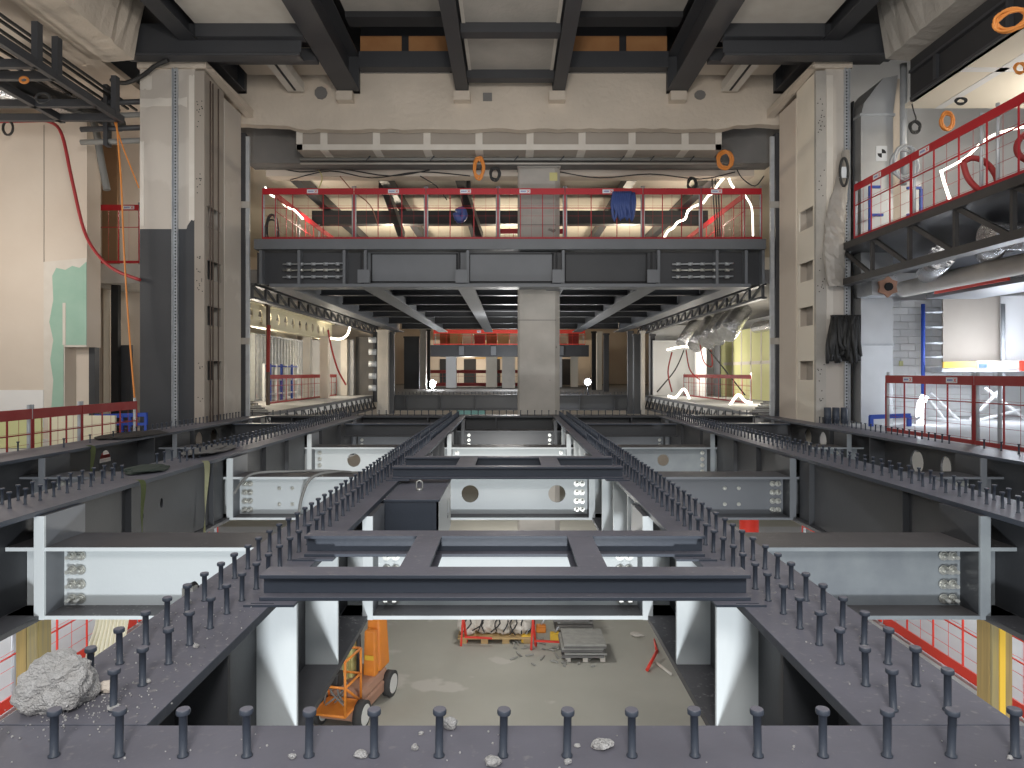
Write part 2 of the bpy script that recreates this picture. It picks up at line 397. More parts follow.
ladder('nearest slate grey ladder frame lying across the central opening', 3.645, 4.52, -1.307, 1.255, -1.33, 1.26, ((-.60,-.44),(.37,.53)))
ladder('farther slate grey ladder frame across the central opening, beyond the nearest one', 7.83, 8.72, -1.32, 1.27, -1.31, 1.28, ((-.62,-.40),(.36,.58)))

# steel box bracket inside the opening, with a round holed side web
t = thing('box_bracket', 'dark steel box bracket welded inside the left side of the central opening', 'bracket', (-.95,6.83,-.62))
obj('top_plate', B(-1.235,-.69,6.83,8.27,-.06,-.035), 'steel', t, .004)
obj('front_plate', B(-1.235,-.70,6.84,6.87,-.60,-.06), 'steel', t)
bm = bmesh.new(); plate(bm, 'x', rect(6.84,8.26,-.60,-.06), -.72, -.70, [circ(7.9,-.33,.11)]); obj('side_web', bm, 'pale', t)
bm = bmesh.new(); cyl(bm, (-.95,7.35,-.035),(-.95,7.35,-.01),.03,10); tube(bm, [(-.98,7.35,-.01),(-.98,7.35,.05),(-.95,7.35,.07),(-.92,7.35,.05),(-.92,7.35,-.01)], .008, 6); obj('lifting_eye', bm, 'bolt', t)

# timber clad posts that carry the frame down to the floor below
def timber_post(label, xc, y, m, m2):
    t = thing('timber_clad_post', label, 'post', (xc, y, -5.8))
    w = .095; d = .2
    for i in range(2):
        x0 = xc-w+i*w+.003; obj('board', B(x0, x0+w-.006, y-.2, y-.17, -5.8, -.965), (m, m2)[i], t, .004)
    obj('side_board', B(xc-w, xc-w+.03, y-.167, y, -5.8, -.965), m2, t); obj('side_board', B(xc+w-.03, xc+w, y-.167, y, -5.8, -.965), m2, t)
    obj('core', B(xc-w+.032, xc+w-.032, y-.165, y, -5.8, -.965), 'timber_grey', t)
timber_post('yellow timber clad post below the second girder on the left', -4.355, 6.5, 'timber', 'timber_grey')
timber_post('weathered timber clad post with a yellow strip below the second girder on the right', 4.43, 6.5, 'timber_grey', 'timber')
tp = obj('painted_strip', B(4.40,4.45,6.285,6.299,-5.8,-.97), 'yellow', bpy.data.objects['timber_clad_post.001'])

# ------------------------------------------------------------------ setting
struct('floor', B(-30,30,-12,90,-6.0,-5.8), 'floor_low')
struct('trim_1', B(6.6,16,-2,20.5,-3.55,-3.3), 'slab')
struct('trim_2', B(-16,-6.6,-2,20.5,-3.55,-3.3), 'slab')
struct('trim_3', B(-16,-7.75,6,20.5,-.75,-.5), 'slab')
struct('trim_4', B(7.75,16,6,21,-.30,-.05), 'slab')
struct('trim_5', B(-16,-7.35,21,40,-.30,-.02), 'slab')
struct('trim_6', B(7.35,16,21,40,-.30,-.02), 'slab')
struct('trim_7', B(-16,16,38.8,78,-.30,-.02), 'conc_dark')
struct('wall_left', B(-16.3,-16,-2,80,-6,12), 'plaster')
struct('wall_right', B(16,16.3,-2,80,-6,12), 'white')
struct('wall_back', B(-16,16,78,78.3,-6,12), 'plaster')

# ------------------------------------------------------------------ barriers
def barrier(label, a, b, z0, h, band=.18, toe=.07, m='red', cat='barrier', group=None, posts=(0,1), lab=(.35,), nv=4, nw=6, postm='galv', toeboard=True, up=0):
    """a,b: (x,y) ends of one mesh barrier panel"""
    a = Vector((a[0],a[1],z0)); b = Vector((b[0],b[1],z0)); d = b-a; L = d.length; n = d.normalized(); q = Vector((n.y,-n.x,0))
    if q.y > 0 or (abs(q.y) < .01 and q.x*(a.x) > 0): q = -q
    Zv = Vector((0,0,1))
    t = thing('mesh_barrier', label, cat, a+d*.5, group)
    obj('top_board', beam3(bmesh.new(), a+Zv*(h-band/2), b+Zv*(h-band/2), .025, band), m, t)
    if toeboard: obj('toe_board', beam3(bmesh.new(), a+Zv*(.02+toe/2), b+Zv*(.02+toe/2), .025, toe), m, t)
    bm = bmesh.new()
    for i in range(nv+1):
        p = a+d*(i/nv); beam3(bm, p+Zv*.02, p+Zv*(h-band), .022, .022)
    beam3(bm, a+Zv*(h*.62), b+Zv*(h*.62), .02, .02)
    obj('frame', bm, m, t)
    bm = bmesh.new(); k = nv*2
    for i in range(k+1):
        p = a+d*(i/k)-q*.012; beam3(bm, p+Zv*.09, p+Zv*(h-band), .005, .005)
    for j in range(max(nw-2,0)):
        zz = .12+(h-band-.15)*j/max(nw-2,1); beam3(bm, a+Zv*zz-q*.012, b+Zv*zz-q*.012, .005, .005)
    obj('mesh_infill', bm, m, t)
    for f in posts:
        p = a+d*(min(max(f,.012),.988))-q*.03; obj('post', cyl(bmesh.new(), p, p+Zv*(h+.07), .030, 8), postm, t)
    for f in lab:
        p = a+d*f+Zv*(h-band/2)+q*.0145; o = obj('label_plate', beam3(bmesh.new(), p-n*.16, p+n*.16, .004, band*.62), 'label', t)
        bm = bmesh.new(); p2 = p+q*.003
        for k2 in range(5): beam3(bm, p2-n*(.12-.032*k2), p2-n*(.102-.032*k2), .002, band*.22)
        obj('lettering', bm, 'blue', o)
        bm = bmesh.new(); s = band*.2; c = p2+n*.1
        for sg in (1,-1): beam3(bm, c-n*s+Zv*(-s*sg), c+Zv*(s*0), .002, .014); beam3(bm, c+n*s+Zv*(s*sg), c, .002, .014)
        obj('emblem', bm, 'redbright', o)
    return t
# on the bridge front
ex = [262,354,426,498,565,643,701,762]
YB = 20.55
for i in range(7):
    lab = ((.55,),(.55,),(.55,),(.4,),(.55,),(),(.0+.25,))[i]
    nm = ['at its far left end','second from its left end','third from its left end','left of the column','blue cables hung on it','second from the right','at its far right end'][i]
    barrier(f'red mesh barrier panel on the bridge front, {nm}', (X_(ex[i],YB)+.01,YB), (X_(ex[i+1],YB)-.01,YB), 5.1, 1.52, lab=lab, nv=3)
for s, w in ((-1,'left'),(1,'right')):
    barrier(f'red mesh barrier running back along the {w} side of the bridge', (s*7.0,20.9), (s*7.0,29), 5.1, 1.5, nv=8, lab=(), posts=(0,.3,.6,1))
barrier('red mesh barrier standing in the middle of the bridge behind the front row', (-.5,25.5), (2.0,25.5), 5.1, 1.35, nv=4, lab=())
# right upper walkway
barrier('red mesh barrier on the right walkway truss, next to the duct', (8.02,16.3), (8.02,14.02), 4.28, 1.3, lab=(.45,), nv=3, band=.16)
barrier('red mesh barrier on the right walkway truss, nearest the camera by the red hoses', (8.02,13.98), (8.02,10.3), 4.28, 1.3, lab=(.12,), nv=5, band=.16, posts=(0,.55,.66,1))
# frame level right
barrier('red mesh barrier at girder level on the right, nearest the duct', (8.0,14.9), (8.0,12.1), -.05, 1.2, band=.16, lab=(.3,.8), nv=4, m='reddull')
barrier('red mesh barrier at girder level at the right edge of the picture', (8.0,12.05), (8.0,9.2), -.05, 1.2, band=.16, lab=(), nv=4, m='reddull', posts=(0,.2,1))
# frame level left
for i, (ya, yb) in enumerate(((15.0,13.1),(13.06,11.75),(11.7,10.0))):
    barrier(['low dusty red barrier on the left nearest the jointed column','low dusty red barrier on the left, middle one','low dusty red barrier at the left edge of the picture'][i], (-8.0,ya), (-8.0,yb), -.5, 1.1, band=.17, m='reddull', lab=(), nv=3)
# lower level
for s, w in ((-1,'left'),(1,'right')):
    for k, (ya, yb) in enumerate(((16.0,12.6),(12.5,9.6),(9.5,6.5))):
        pl = ['farthest','middle','nearest'][k]
        barrier(f'red mesh barrier on the {w} slab a storey below, {pl} of three', (s*6.68,ya), (s*6.68,yb), -3.3, 1.15, band=.15, toe=.16, m='redbright', lab=(), nv=4)
# deep background barriers
for s, w in ((-1,'left'),(1,'right')):
    barrier(f'red barrier in the {w} side room beyond the tall column', (s*9.3,27), (s*9.3,37.5), -.02, 1.15, m='reddull', band=.16, nv=10, lab=())
barrier('orange red barrier on the far second bridge', (-6.0,55), (5.9,55), 3.4, 1.2, m='redbright', band=.3, nv=12, lab=(.3,.6))
barrier('distant red barrier on the far floor behind the pale piers', (-7.6,64), (4,64), -.02, 1.5, m='reddull', band=.3, nv=8, lab=(), toe=.3)

# ------------------------------------------------------------------ tall columns
def tall_column(side):
    s = side; L = s < 0
    xi = -7.38 if L else 7.39; xo = -8.95 if L else 8.22; sp = .24*s; xc0 = xi+.24*s
    t = thing('column', 'tall jointed plasterboard column on the left, lower half painted dark grey' if L else 'tall plasterboard column on the right, steel edge strip and wrapped plastic sheet beside it', 'column', ((xi+xo)/2, 16.93, -.5))
    zt = 8.55
    if L:
        zc = Z_(229,16.93)
        obj('cladding', B(xo, xc0, 16.93, 18.0, zc, zt), 'board', t)
        o = obj('painted_cladding', B(xo, xc0, 16.93, 18.0, -.5, zc), 'steel_web', t); part(o, 'dark grey painted lower half')
        bm = bmesh.new()
        pts = [(xo+.55,zc)]
        pts = [(X_(186,16.9),zc-.01),(X_(187,16.9),zc+.08),(X_(189,16.9),zc+.15),(X_(191,16.9),zc+.22),(X_(193,16.9),zc+.20),(X_(195,16.9)-.0,zc+.24),(X_(195,16.9),zc-.01)]
        plate(bm, 'y', pts, 16.922, 16.93); obj('paint_edge', bm, 'steel_web', t)
        bm = bmesh.new()
        jb = [(140,152,76,90),(140,187,98,106),(189,195,76,222),(140,144,142,226)]
        for (a,b,c,d) in jb:
            n = 7; top=[(X_(a+(b-a)*i/n,16.93), Z_(c+R.uniform(-1.2,1.2),16.93)) for i in range(n+1)]; bot=[(X_(a+(b-a)*i/n,16.93), Z_(d+R.uniform(-1.6,1.6),16.93)) for i in range(n+1)][::-1]
            plate(bm, 'y', top+bot, 16.924, 16.93)
        obj('joint_filler', bm, 'joint', t)
    else:
        obj('cladding', B(xc0, xo, 16.93, 18.0, -.5, zt), 'board', t)
        obj('joint_filler', B(xi+.26, xi+.42, 16.92, 16.93, 2.5, 8.4), 'joint', t)
    # perforated channel running up the front face
    xc = X_(175.5,16.9) if L else X_(846.5,16.9)
    bm = bmesh.new(); bx(bm, xc-.06,xc-.048,16.83,16.925,-.2,zt); bx(bm, xc+.048,xc+.06,16.83,16.925,-.2,zt); bx(bm, xc-.048,xc+.048,16.91,16.925,-.2,zt)
    pass
    ch = obj('cable_channel', bm, 'galv', t)
    bm = bmesh.new()
    for k in range(112): bx(bm, xc-.022,xc+.022,16.900,16.909,-.1+k*.077,-.065+k*.077)
    obj('slots', bm, 'dark', ch)
    # steel edge flange of the inner side with punched marks
    obj('edge_flange', B(xi-.02*s*-1, xi, 16.93, 17.15, -.5, zt), 'concrete_col', t) if False else None
    sgn = s
    obj('edge_flange', B(xc0, xi, 16.90, 17.0, -.5, zt-.05), 'boardgrey' if L else 'concrete', t)
    bm = bmesh.new()
    for k in range(44):
        zz = R.choice([7.6,7.2,5.9,5.6,3.8,3.3,1.2,.6])+R.uniform(-.2,.25); xx = R.uniform(min(xi,xc0)+.04,max(xi,xc0)-.04)
        cyl(bm, (xx,16.90,zz),(xx,16.895,zz),.014,6)
    obj('screw_holes', bm, 'black', t)
    hs = [rect(17.12,17.95,Z_(b_,17.5),Z_(a_,17.5)) for a_, b_ in ((209,229),(262,281),(307,326),(361,380))]
    bm = bmesh.new(); plate(bm, 'x', rect(17.0,18.1,-.5,zt-.05), xi+.02*sgn, xi+.06*sgn, hs); obj('batten_web', bm, 'boardgrey' if L else 'cream', t)
    obj('recess_back', B(xi+.32*sgn, xi+.36*sgn, 17.0, 18.1, -.5, zt-.05), 'concrete' if not L else 'conc_dark', t)
    if L:
        for yy in (17.15,17.3,17.62): obj('conduit', cyl(bmesh.new(), (xi-.04*sgn,yy,-.3),(xi-.04*sgn,yy,zt-.2),.018,8), 'rust', t)
    obj('rear_pier', B(xi, xo, 18.1, 19.2, -.5, zt-.25), 'plaster' if not L else 'board', t)
    obj('head_plate', B(xi-.06*sgn, xo+.03*sgn, 16.85, 19.5, zt, zt+.16), 'spray', t)
    bm = bmesh.new()
    plate(bm, 'x', [(16.95,zt),(19.6,zt),(19.6,zt-.22),(17.5,zt-.06)], xi-.2*sgn, xi) if s>0 else plate(bm, 'x', [(16.95,zt),(19.6,zt),(19.6,zt-.22),(17.5,zt-.06)], xi, xi+.2)
    obj('haunch', bm, 'spray', t)
    return t
tl = tall_column(-1); tr = tall_column(1)
# guide rails beside the columns at the atrium edge
for s, w, a, b in ((-1,'left',245,253),(1,'right',768,779)):
    t = thing('guide_rail', f'tall dark channel and galvanised rail standing beside the {w} jointed column', 'rail', (X_((a+b)/2,19.6),19.6,-.1))
    x0, x1 = (X_(a-3,19.6), X_(a+1,19.6)) if s<0 else (X_(b-4.5,19.6), X_(b+1,19.6))
    obj('channel', B(x0,x1,19.52,19.8,0,7.9), 'ceil_steel', t)
    x2, x3 = (x1+.02, x1+.12) if s<0 else (x0-.14, x0-.03)
    obj('galvanised_strip', B(x2,x3,19.52,19.6,0,7.8), 'galv', t)
    for zz in (5.8, 2.0): obj('clip', B(min(x0,x2)-.01,max(x1,x3)+.01,19.49,19.53,zz,zz+.18), 'concrete', t)

# central concrete column
t = thing('column', 'bare round edged concrete column rising behind the bridge girder in the centre', 'column', (X_(539,21.9),21.9,-5.8))
Yc = 21.3; xa, xb = X_(518,Yc), X_(560,Yc)
bm = bmesh.new(); c = .05
plate(bm, 'z', [(xa+c,Yc),(xb-c*3,Yc),(xb,Yc+c*3),(xb,Yc+1.1),(xa,Yc+1.1),(xa,Yc+c)], -5.8, 7.45)
obj('shaft', bm, 'concrete_col', t)
bm = bmesh.new()
for zz in (-.2,2.8,5.7): bx(bm, xa-.004,xb-.12,Yc-.004,Yc+.01,zz,zz+.02)
obj('pour_joint', bm, 'conc_dark', t)
obj('paint_mark', B(xb-.32,xb-.08+.0,Yc-.006,Yc+.0,7.05,7.3), 'machyellow', t)
obj('fluted_capital', B(xa-.02, xb+.02, Yc-.02, Yc+1.12, 7.45, 7.62), 'concrete_col', t)

# ------------------------------------------------------------------ bridge
t = thing('bridge', 'grey steel footbridge deck spanning between the tall columns, seen from below', 'bridge', (0,20.5,3.7))
YF = 20.5
obj('girder_top_flange', B(-7.45,7.45,20.35,21.0,Z_(250,YF),5.1), 'bluegrey', t, .01)
obj('girder_web', B(-4.2,1.2,20.62,20.65,3.8,4.75), 'bluegrey', t)
obj('girder_web', B(-7.45,-4.2,20.62,20.65,3.8,4.75), 'ceil_steel', t); obj('girder_web', B(1.2,7.45,20.62,20.65,3.8,4.75), 'ceil_steel', t)
obj('girder_bottom_flange', B(-7.0,7.0,20.35,21.0,3.7,3.80), 'bluegrey', t, .01)
for px in (262,300,345,366,468,563,658,716,745,762):
    obj('stiffener', B(X_(px,YF)-.04,X_(px,YF)+.04,20.38,20.62,3.8,4.78), 'bluegrey', t)
for px in (275,365,462,558,652):
    if px != 275:
        o = obj('lug', B(X_(px-6,YF),X_(px+6,YF),20.30,20.36,3.82,4.2), 'bluegrey', t)
        obj('lug_slot', B(X_(px-3,YF),X_(px-1,YF),20.27,20.30,4.22,4.7), 'dark', o)
for (p0,p1) in ((372,456),(470,552),(566,646)):
    x0, x1 = X_(p0,YF), X_(p1,YF)
    w = obj('web_panel', B(x0,x1,20.56,20.6,3.9,4.68), 'bluegrey' if p0 < 500 else 'steel_web', t)
    obj('panel_gap', B((x0-.05,x1+.05,20.57,20.61,3.86,3.9),(x0-.05,x1+.05,20.57,20.61,4.68,4.72),(x0-.05,x0,20.57,20.61,3.86,4.72),(x1,x1+.05,20.57,20.61,3.86,4.72)), 'dark', t)
for s in (-1,1):
    x0, x1 = (X_(283,YF),X_(344,YF)) if s<0 else (X_(672,YF),X_(733,YF))
    for zz in (4.0,4.2,4.38):
        bm = bmesh.new(); cyl(bm, (x0,20.48,zz),(x1,20.48,zz+.03),.025,8)
        for k in range(5):
            xx = x0+(x1-x0)*(k+.5)/5; cyl(bm, (xx-.06,20.48,zz+.01),(xx+.06,20.48,zz+.01),.05,8)
        obj('tie_rod', bm, 'bolt' if zz==4.2 else 'galv', t)
# soffit beams
for (x, w) in ((-6.8,.6),(-4.1,.55),(-1.3,.5),(1.35,.5),(4.1,.55),(6.65,.6)):
    bm = bmesh.new(); bx(bm, x-w/2,x+w/2,21.0,43,3.7,3.75); bx(bm, x-.015,x+.015,21,43,3.75,4.7); obj('long_beam', bm, 'bluegrey', t)
for y in (24.3,27.5,30.5,33.6,38,42.6):
    bm = bmesh.new(); bx(bm, -6.6,6.6,y,y+.3,3.90,3.95); bx(bm, -6.6,6.6,y+.14,y+.16,3.95,4.7); obj('cross_beam', bm, 'ceil_steel', t)
obj('deck', B(-7.45,7.45,21.0,43,4.72,5.08), 'ceil_steel', t)
bm = bmesh.new()
for k in range(60):
    x = R.choice((-5.4,-2.8,2.6,5.3))+R.uniform(-1,1); y = R.uniform(22,41); bx(bm, x-.2,x+.2,y-.15,y+.15,4.25+R.uniform(0,.2),4.7)
obj('services', bm, 'galv', t)
# second lower edge truss each side
def truss_y(label, x, y0, y1, zb, zt, m='steel', n=14, chord=.14, name='edge_truss', style='V', topw=.2, flip=False, bar=.07):
    t = thing(name, label, 'truss', (x, y0, zb))
    obj('top_chord', B(x-topw/2,x+topw/2,y0,y1,zt-chord,zt), m, t)
    obj('bottom_chord', B(x-topw/2,x+topw/2,y0,y1,zb,zb+chord), m, t)
    for i in range(n):
        ya = y0+(y1-y0)*i/n; yb = y0+(y1-y0)*(i+1)/n; bm = bmesh.new()
        beam3(bm, (x,ya+.04,zb+chord*.6),(x,ya+.04,zt-chord*.6), .07,.07, Vector((0,1,0)))
        obj('upright', bm, m, t)
        bm = bmesh.new(); beam3(bm, *(((x,ya+.08,zb+chord*.7),(x,yb,zt-chord*.7)) if flip else ((x,ya+.08,zt-chord*.7),(x,yb,zb+chord*.7))), .06,bar)
        obj('diagonal', bm, m, t)
    return t
truss_y('dark truss under the left edge of the bridge', -7.75, 21, 42, 3.42, 3.9, 'ceil_steel', 18, .07)
truss_y('dark truss under the right edge of the bridge', 7.6, 21, 42, 3.42, 3.9, 'ceil_steel', 18, .07)
truss_y('floor edge truss at girder level beyond the left jointed column', -7.35, 21, 38, -.75, 0.0, 'ceil_steel', 18, .1)
truss_y('floor edge truss at girder level beyond the right column', 7.35, 21, 38, -.75, 0.0, 'ceil_steel', 18, .1)
# right walkway truss in front of the duct
truss_y('dark walkway truss projecting from the upper right towards the camera', 8.0, 8.2, 16.85, 3.28, 4.26, 'truss_dark', 6, .15, 'walkway_truss', topw=.26, flip=True, bar=.09)

# far girder and second bridge
far_girder('distant cross girder with a row of studs beyond the atrium', 38.0, 38.7, -6.4, 6.6, 0.02, .85, 38.3)
t = thing('bridge', 'distant second bridge with an orange red barrier on it', 'bridge', (0,55,2.4))
obj('girder', B(-6.5,6.2,55,55.6,2.5,3.4), 'ceil_steel', t); obj('deck', B(-6.5,6.2,55.6,66,2.7,3.3), 'bluegrey', t)
for x in (-3.8,-1.3,1.5,4): obj('bracket', B(x-.2,x+.2,54.8,55,2.6,3.3), 'bluegrey', t)
# distant columns  (px0,px1,ytop,ybottom,Y,mat,label)
dc = [(377,388,332,414,37.0,'concrete','pale column on the left edge of the atrium beyond the bridge'),
      (389,394,334,414,37.4,'ceil_steel','narrow dark steel post beside the pale left atrium column'),
      (404,419,338,389,50,'steel_web','dark painted column left of the second bridge'),
      (420,426,331,389,49.6,'concrete','thin pale pier touching the dark painted column'),
      (427,430,331,389,49.3,'black','black strip post at the left end of the second bridge'),
      (446,456,357,389,58,'white','bright blue white pier under the second bridge'),
      (486,497,358,389,60,'cream','cream pier under the second bridge'),
      (502,515,354,389,57,'concrete','grey pier just left of the concrete column'),
      (592,596,333,390,49,'black','black post right of the bright lamp'),
      (597,602,333,390,49.4,'cream','narrow cream pier right of the bright lamp'),
      (604,609,335,392,46,'ceil_steel','dark services riser right of the cream pier'),
      (628,633,333,414,37.4,'ceil_steel','dark post on the right atrium edge'),
      (634,641,336,414,36.6,'steel_web','broad dark panel column on the right atrium edge'),
      (641.5,645,333,414,36.2,'concrete','thin pale strip column on the right atrium edge'),
      (651,655,336,398,39,'ceil_steel','dark post at the corner of the right side room'),
      (266,268,306,412,26.4,'rust','thin brown post at the left mouth of the side room'),
      (557,562,358,389,60,'white','bright cool white pier left of the lamp'),
      (571,578,357,389,61,'cream','cream pier behind the bright lamp')]
for (a,b,y0_,y1_,Y,m,lab) in dc:
    t = thing('pier', lab, 'column', (X_((a+b)/2,Y),Y,Z_(y1_,Y)))
    obj('shaft', B(X_(a,Y),X_(b,Y),Y,Y+max(.25,X_(b,Y)-X_(a,Y)),Z_(y1_,Y),Z_(y0_,Y)), m, t)
    obj('head', B(X_(a,Y)-.04,X_(b,Y)+.04,Y-.03,Y+max(.28,X_(b,Y)-X_(a,Y)),Z_(y0_,Y),Z_(y0_,Y)+.12), m, t)

# ------------------------------------------------------------------ spandrel, ceiling
t = thing('concrete_spandrel', 'wide sprayed concrete beam across the top between the two tall columns', 'beam', (0,19.6,8.0))
bm = bmesh.new()
n = 60; top = []; bot = []
for i in range(n+1):
    x = -8.9+17.6*i/n
    zt = Z_(70,19.6) if abs(x) > 4.1 or abs(x) < 1.5 else Z_(68,19.6)
    top.append((x, zt+R.uniform(-.04,.04))); bot.append((x, 8.03+R.uniform(-.03,.03)+(.12 if abs(x) > 6.2 else 0)))
plate(bm, 'y', top+bot[::-1], 19.6, 19.9); obj('face', bm, 'spray', t)
bm = bmesh.new(); plate(bm, 'y', circ(X_(321,19.58),Z_(93,19.58),.18,.18,9), 19.55, 19.6); obj('patch', bm, 'conc_dark', t)
bm = bmesh.new(); plate(bm, 'y', circ(X_(700,19.58),Z_(95,19.58),.16,.13,9), 19.55, 19.6); obj('patch', bm, 'conc_dark', t)
obj('patch', B(X_(483,19.58),X_(492,19.58),19.56,19.6,Z_(101,19.58),Z_(93,19.58)), 'conc_dark', t)
bm = bmesh.new()
for (a,b) in ((352,450),(570,668)):
    k = 9
    for i in range(k):
        x = X_(a+(b-a)*(i+.5)/k,19.5); bx(bm, x-.14,x+.14,19.54,19.6,Z_(72,19.5),Z_(68.5,19.5))
obj('rebate', bm, 'conc_dark', t)
for px in (345,462,557,678):
    obj('beam_pocket', B(X_(px-8,19.4),X_(px+8,19.4),19.3,19.6,Z_(101,19.4),Z_(92,19.4)), 'spray', t)
# dark wall piece under its ends + plasterboard box
struct('trim_8', B(-7.9,7.9,21.0,21.7,Z_(163,21.0),9.6), 'conc_dark')
t = thing('bulkhead_box', 'long jointed plasterboard bulkhead box hanging under the concrete beam', 'bulkhead', (0,20,Z_(157,20.4)))
YK = 19.95; xa, xb = X_(297,YK), X_(721,YK)
obj('box', B(xa,xb,YK,20.9,Z_(150,YK),8.15), 'boardgrey', t)
bm = bmesh.new()
bx(bm, xa-.01,xb+.01,YK-.02,YK,Z_(150,YK),Z_(144.5,YK)); bx(bm, xa-.015,xa+.16,YK-.02,YK,Z_(150,YK),8.15); bx(bm, xb-.16,xb+.015,YK-.02,YK,Z_(150,YK),8.15)
for px in (324,376.5,427,479,530,582,632,685): bx(bm, X_(px-3.5,YK),X_(px+3.5,YK),YK-.016,YK,Z_(150,YK),8.15)
for px in (324,376.5,427,479,530,582,632,685): bx(bm, X_(px-4,YK),X_(px+4,YK),YK,20.9,Z_(150,YK)-.006,Z_(150,YK))
obj('joint_filler', bm, 'joint', t)
# pipe run and beam under the box
t = thing('pipe_run', 'grey conduit run with clamps below the plasterboard bulkhead', 'pipes', (0,20.5,7.5))
obj('conduit', cyl(bmesh.new(), (X_(300,20.6),20.6,Z_(159,20.6)),(X_(722,20.6),20.6,Z_(159,20.6)),.045,8), 'greyhose', t)
obj('conduit', cyl(bmesh.new(), (X_(300,20.6),20.65,Z_(163,20.6)),(X_(722,20.6),20.65,Z_(163,20.6)),.03,8), 'concrete', t)
for px in (366,430,514,560,620,650,690):
    obj('clamp', beam3(bmesh.new(), (X_(px,20.5),20.5,Z_(161,20.5)),(X_(px+5,20.5),20.5,Z_(155,20.5)),.03), 'ceil_steel', t)
struct('trim_9', B(-7.6,7.6,21.8,22.3,Z_(178,22),Z_(163,22)), 'plaster')
# bridge level ceiling
struct('ceiling', B(-16,16,22.3,78,7.75,7.9), 'cream')
t = thing('ceiling_steelwork', 'dark steel grid beams under the pale ceiling above the bridge', 'steelwork', (0,25,7.0))
for x in (-6.9,-4.05,-1.6,1.4,3.9,6.5): obj('long_beam', B(x-.15,x+.15,22.4,44,7.35,7.7), 'ceil_steel', t)
obj('cross_beam', B(-7.5,7.5,26.5,26.9,6.85,7.35), 'ceil_steel', t)
obj('cross_beam', B(-7.5,7.5,38,38.4,6.85,7.35), 'ceil_steel', t)
struct('trim_10', B(-16,-7.9,39.6,39.8,-.02,7.75), 'plaster')
struct('trim_11', B(7.9,16,39.6,39.8,-.02,7.75), 'white')
# timber deck seen at the back of the upper level
t = thing('timber_hoarding', 'pale plywood hoarding closing the back of the bridge level', 'hoarding', (0,44,3.8))
for k in range(8): obj('sheet', B(-7.6+k*1.9,-5.72+k*1.9,44,44.05,5.1,7.7), 'plaster', t)

# roof steel over the camera side
YC = 19.55
def roof_beam(label, x0, x1, ztop=10.0, zb=9.0):
    t = thing('roof_beam', label, 'beam', ((x0+x1)/2,14,zb))
    xc = (x0+x1)/2
    obj('bottom_flange', B(x0,x1,9.5,19.5,zb,zb+.04), 'ceil_steel', t)
    obj('web', B(xc-.015,xc+.015,9.5,19.5,zb+.04,ztop-.04), 'ceil_steel', t)
    obj('top_flange', B(x0,x1,9.5,19.5,ztop-.04,ztop), 'ceil_steel', t)
    obj('end_block', B(x0,x1,19.38,19.55,zb-.0,ztop), 'ceil_steel', t)
roof_beam('wide dark roof beam above left, running to the concrete beam', -4.78,-4.18)
roof_beam('wide dark roof beam above right, running to the concrete beam', 4.36,4.92)
roof_beam('narrower dark roof beam left of the central ceiling panel', -1.50,-1.15, 9.6)
roof_beam('narrower dark roof beam right of the central ceiling panel', 1.18,1.52, 9.6)
roof_beam('dark roof beam over the left bay near the left column', -7.75,-7.35)
roof_beam('dark roof beam over the right bay near the right column', 7.35,7.75)
def yz(py, h): return (h)*F/(VY-py)   # distance of a level h above the eye seen at row py
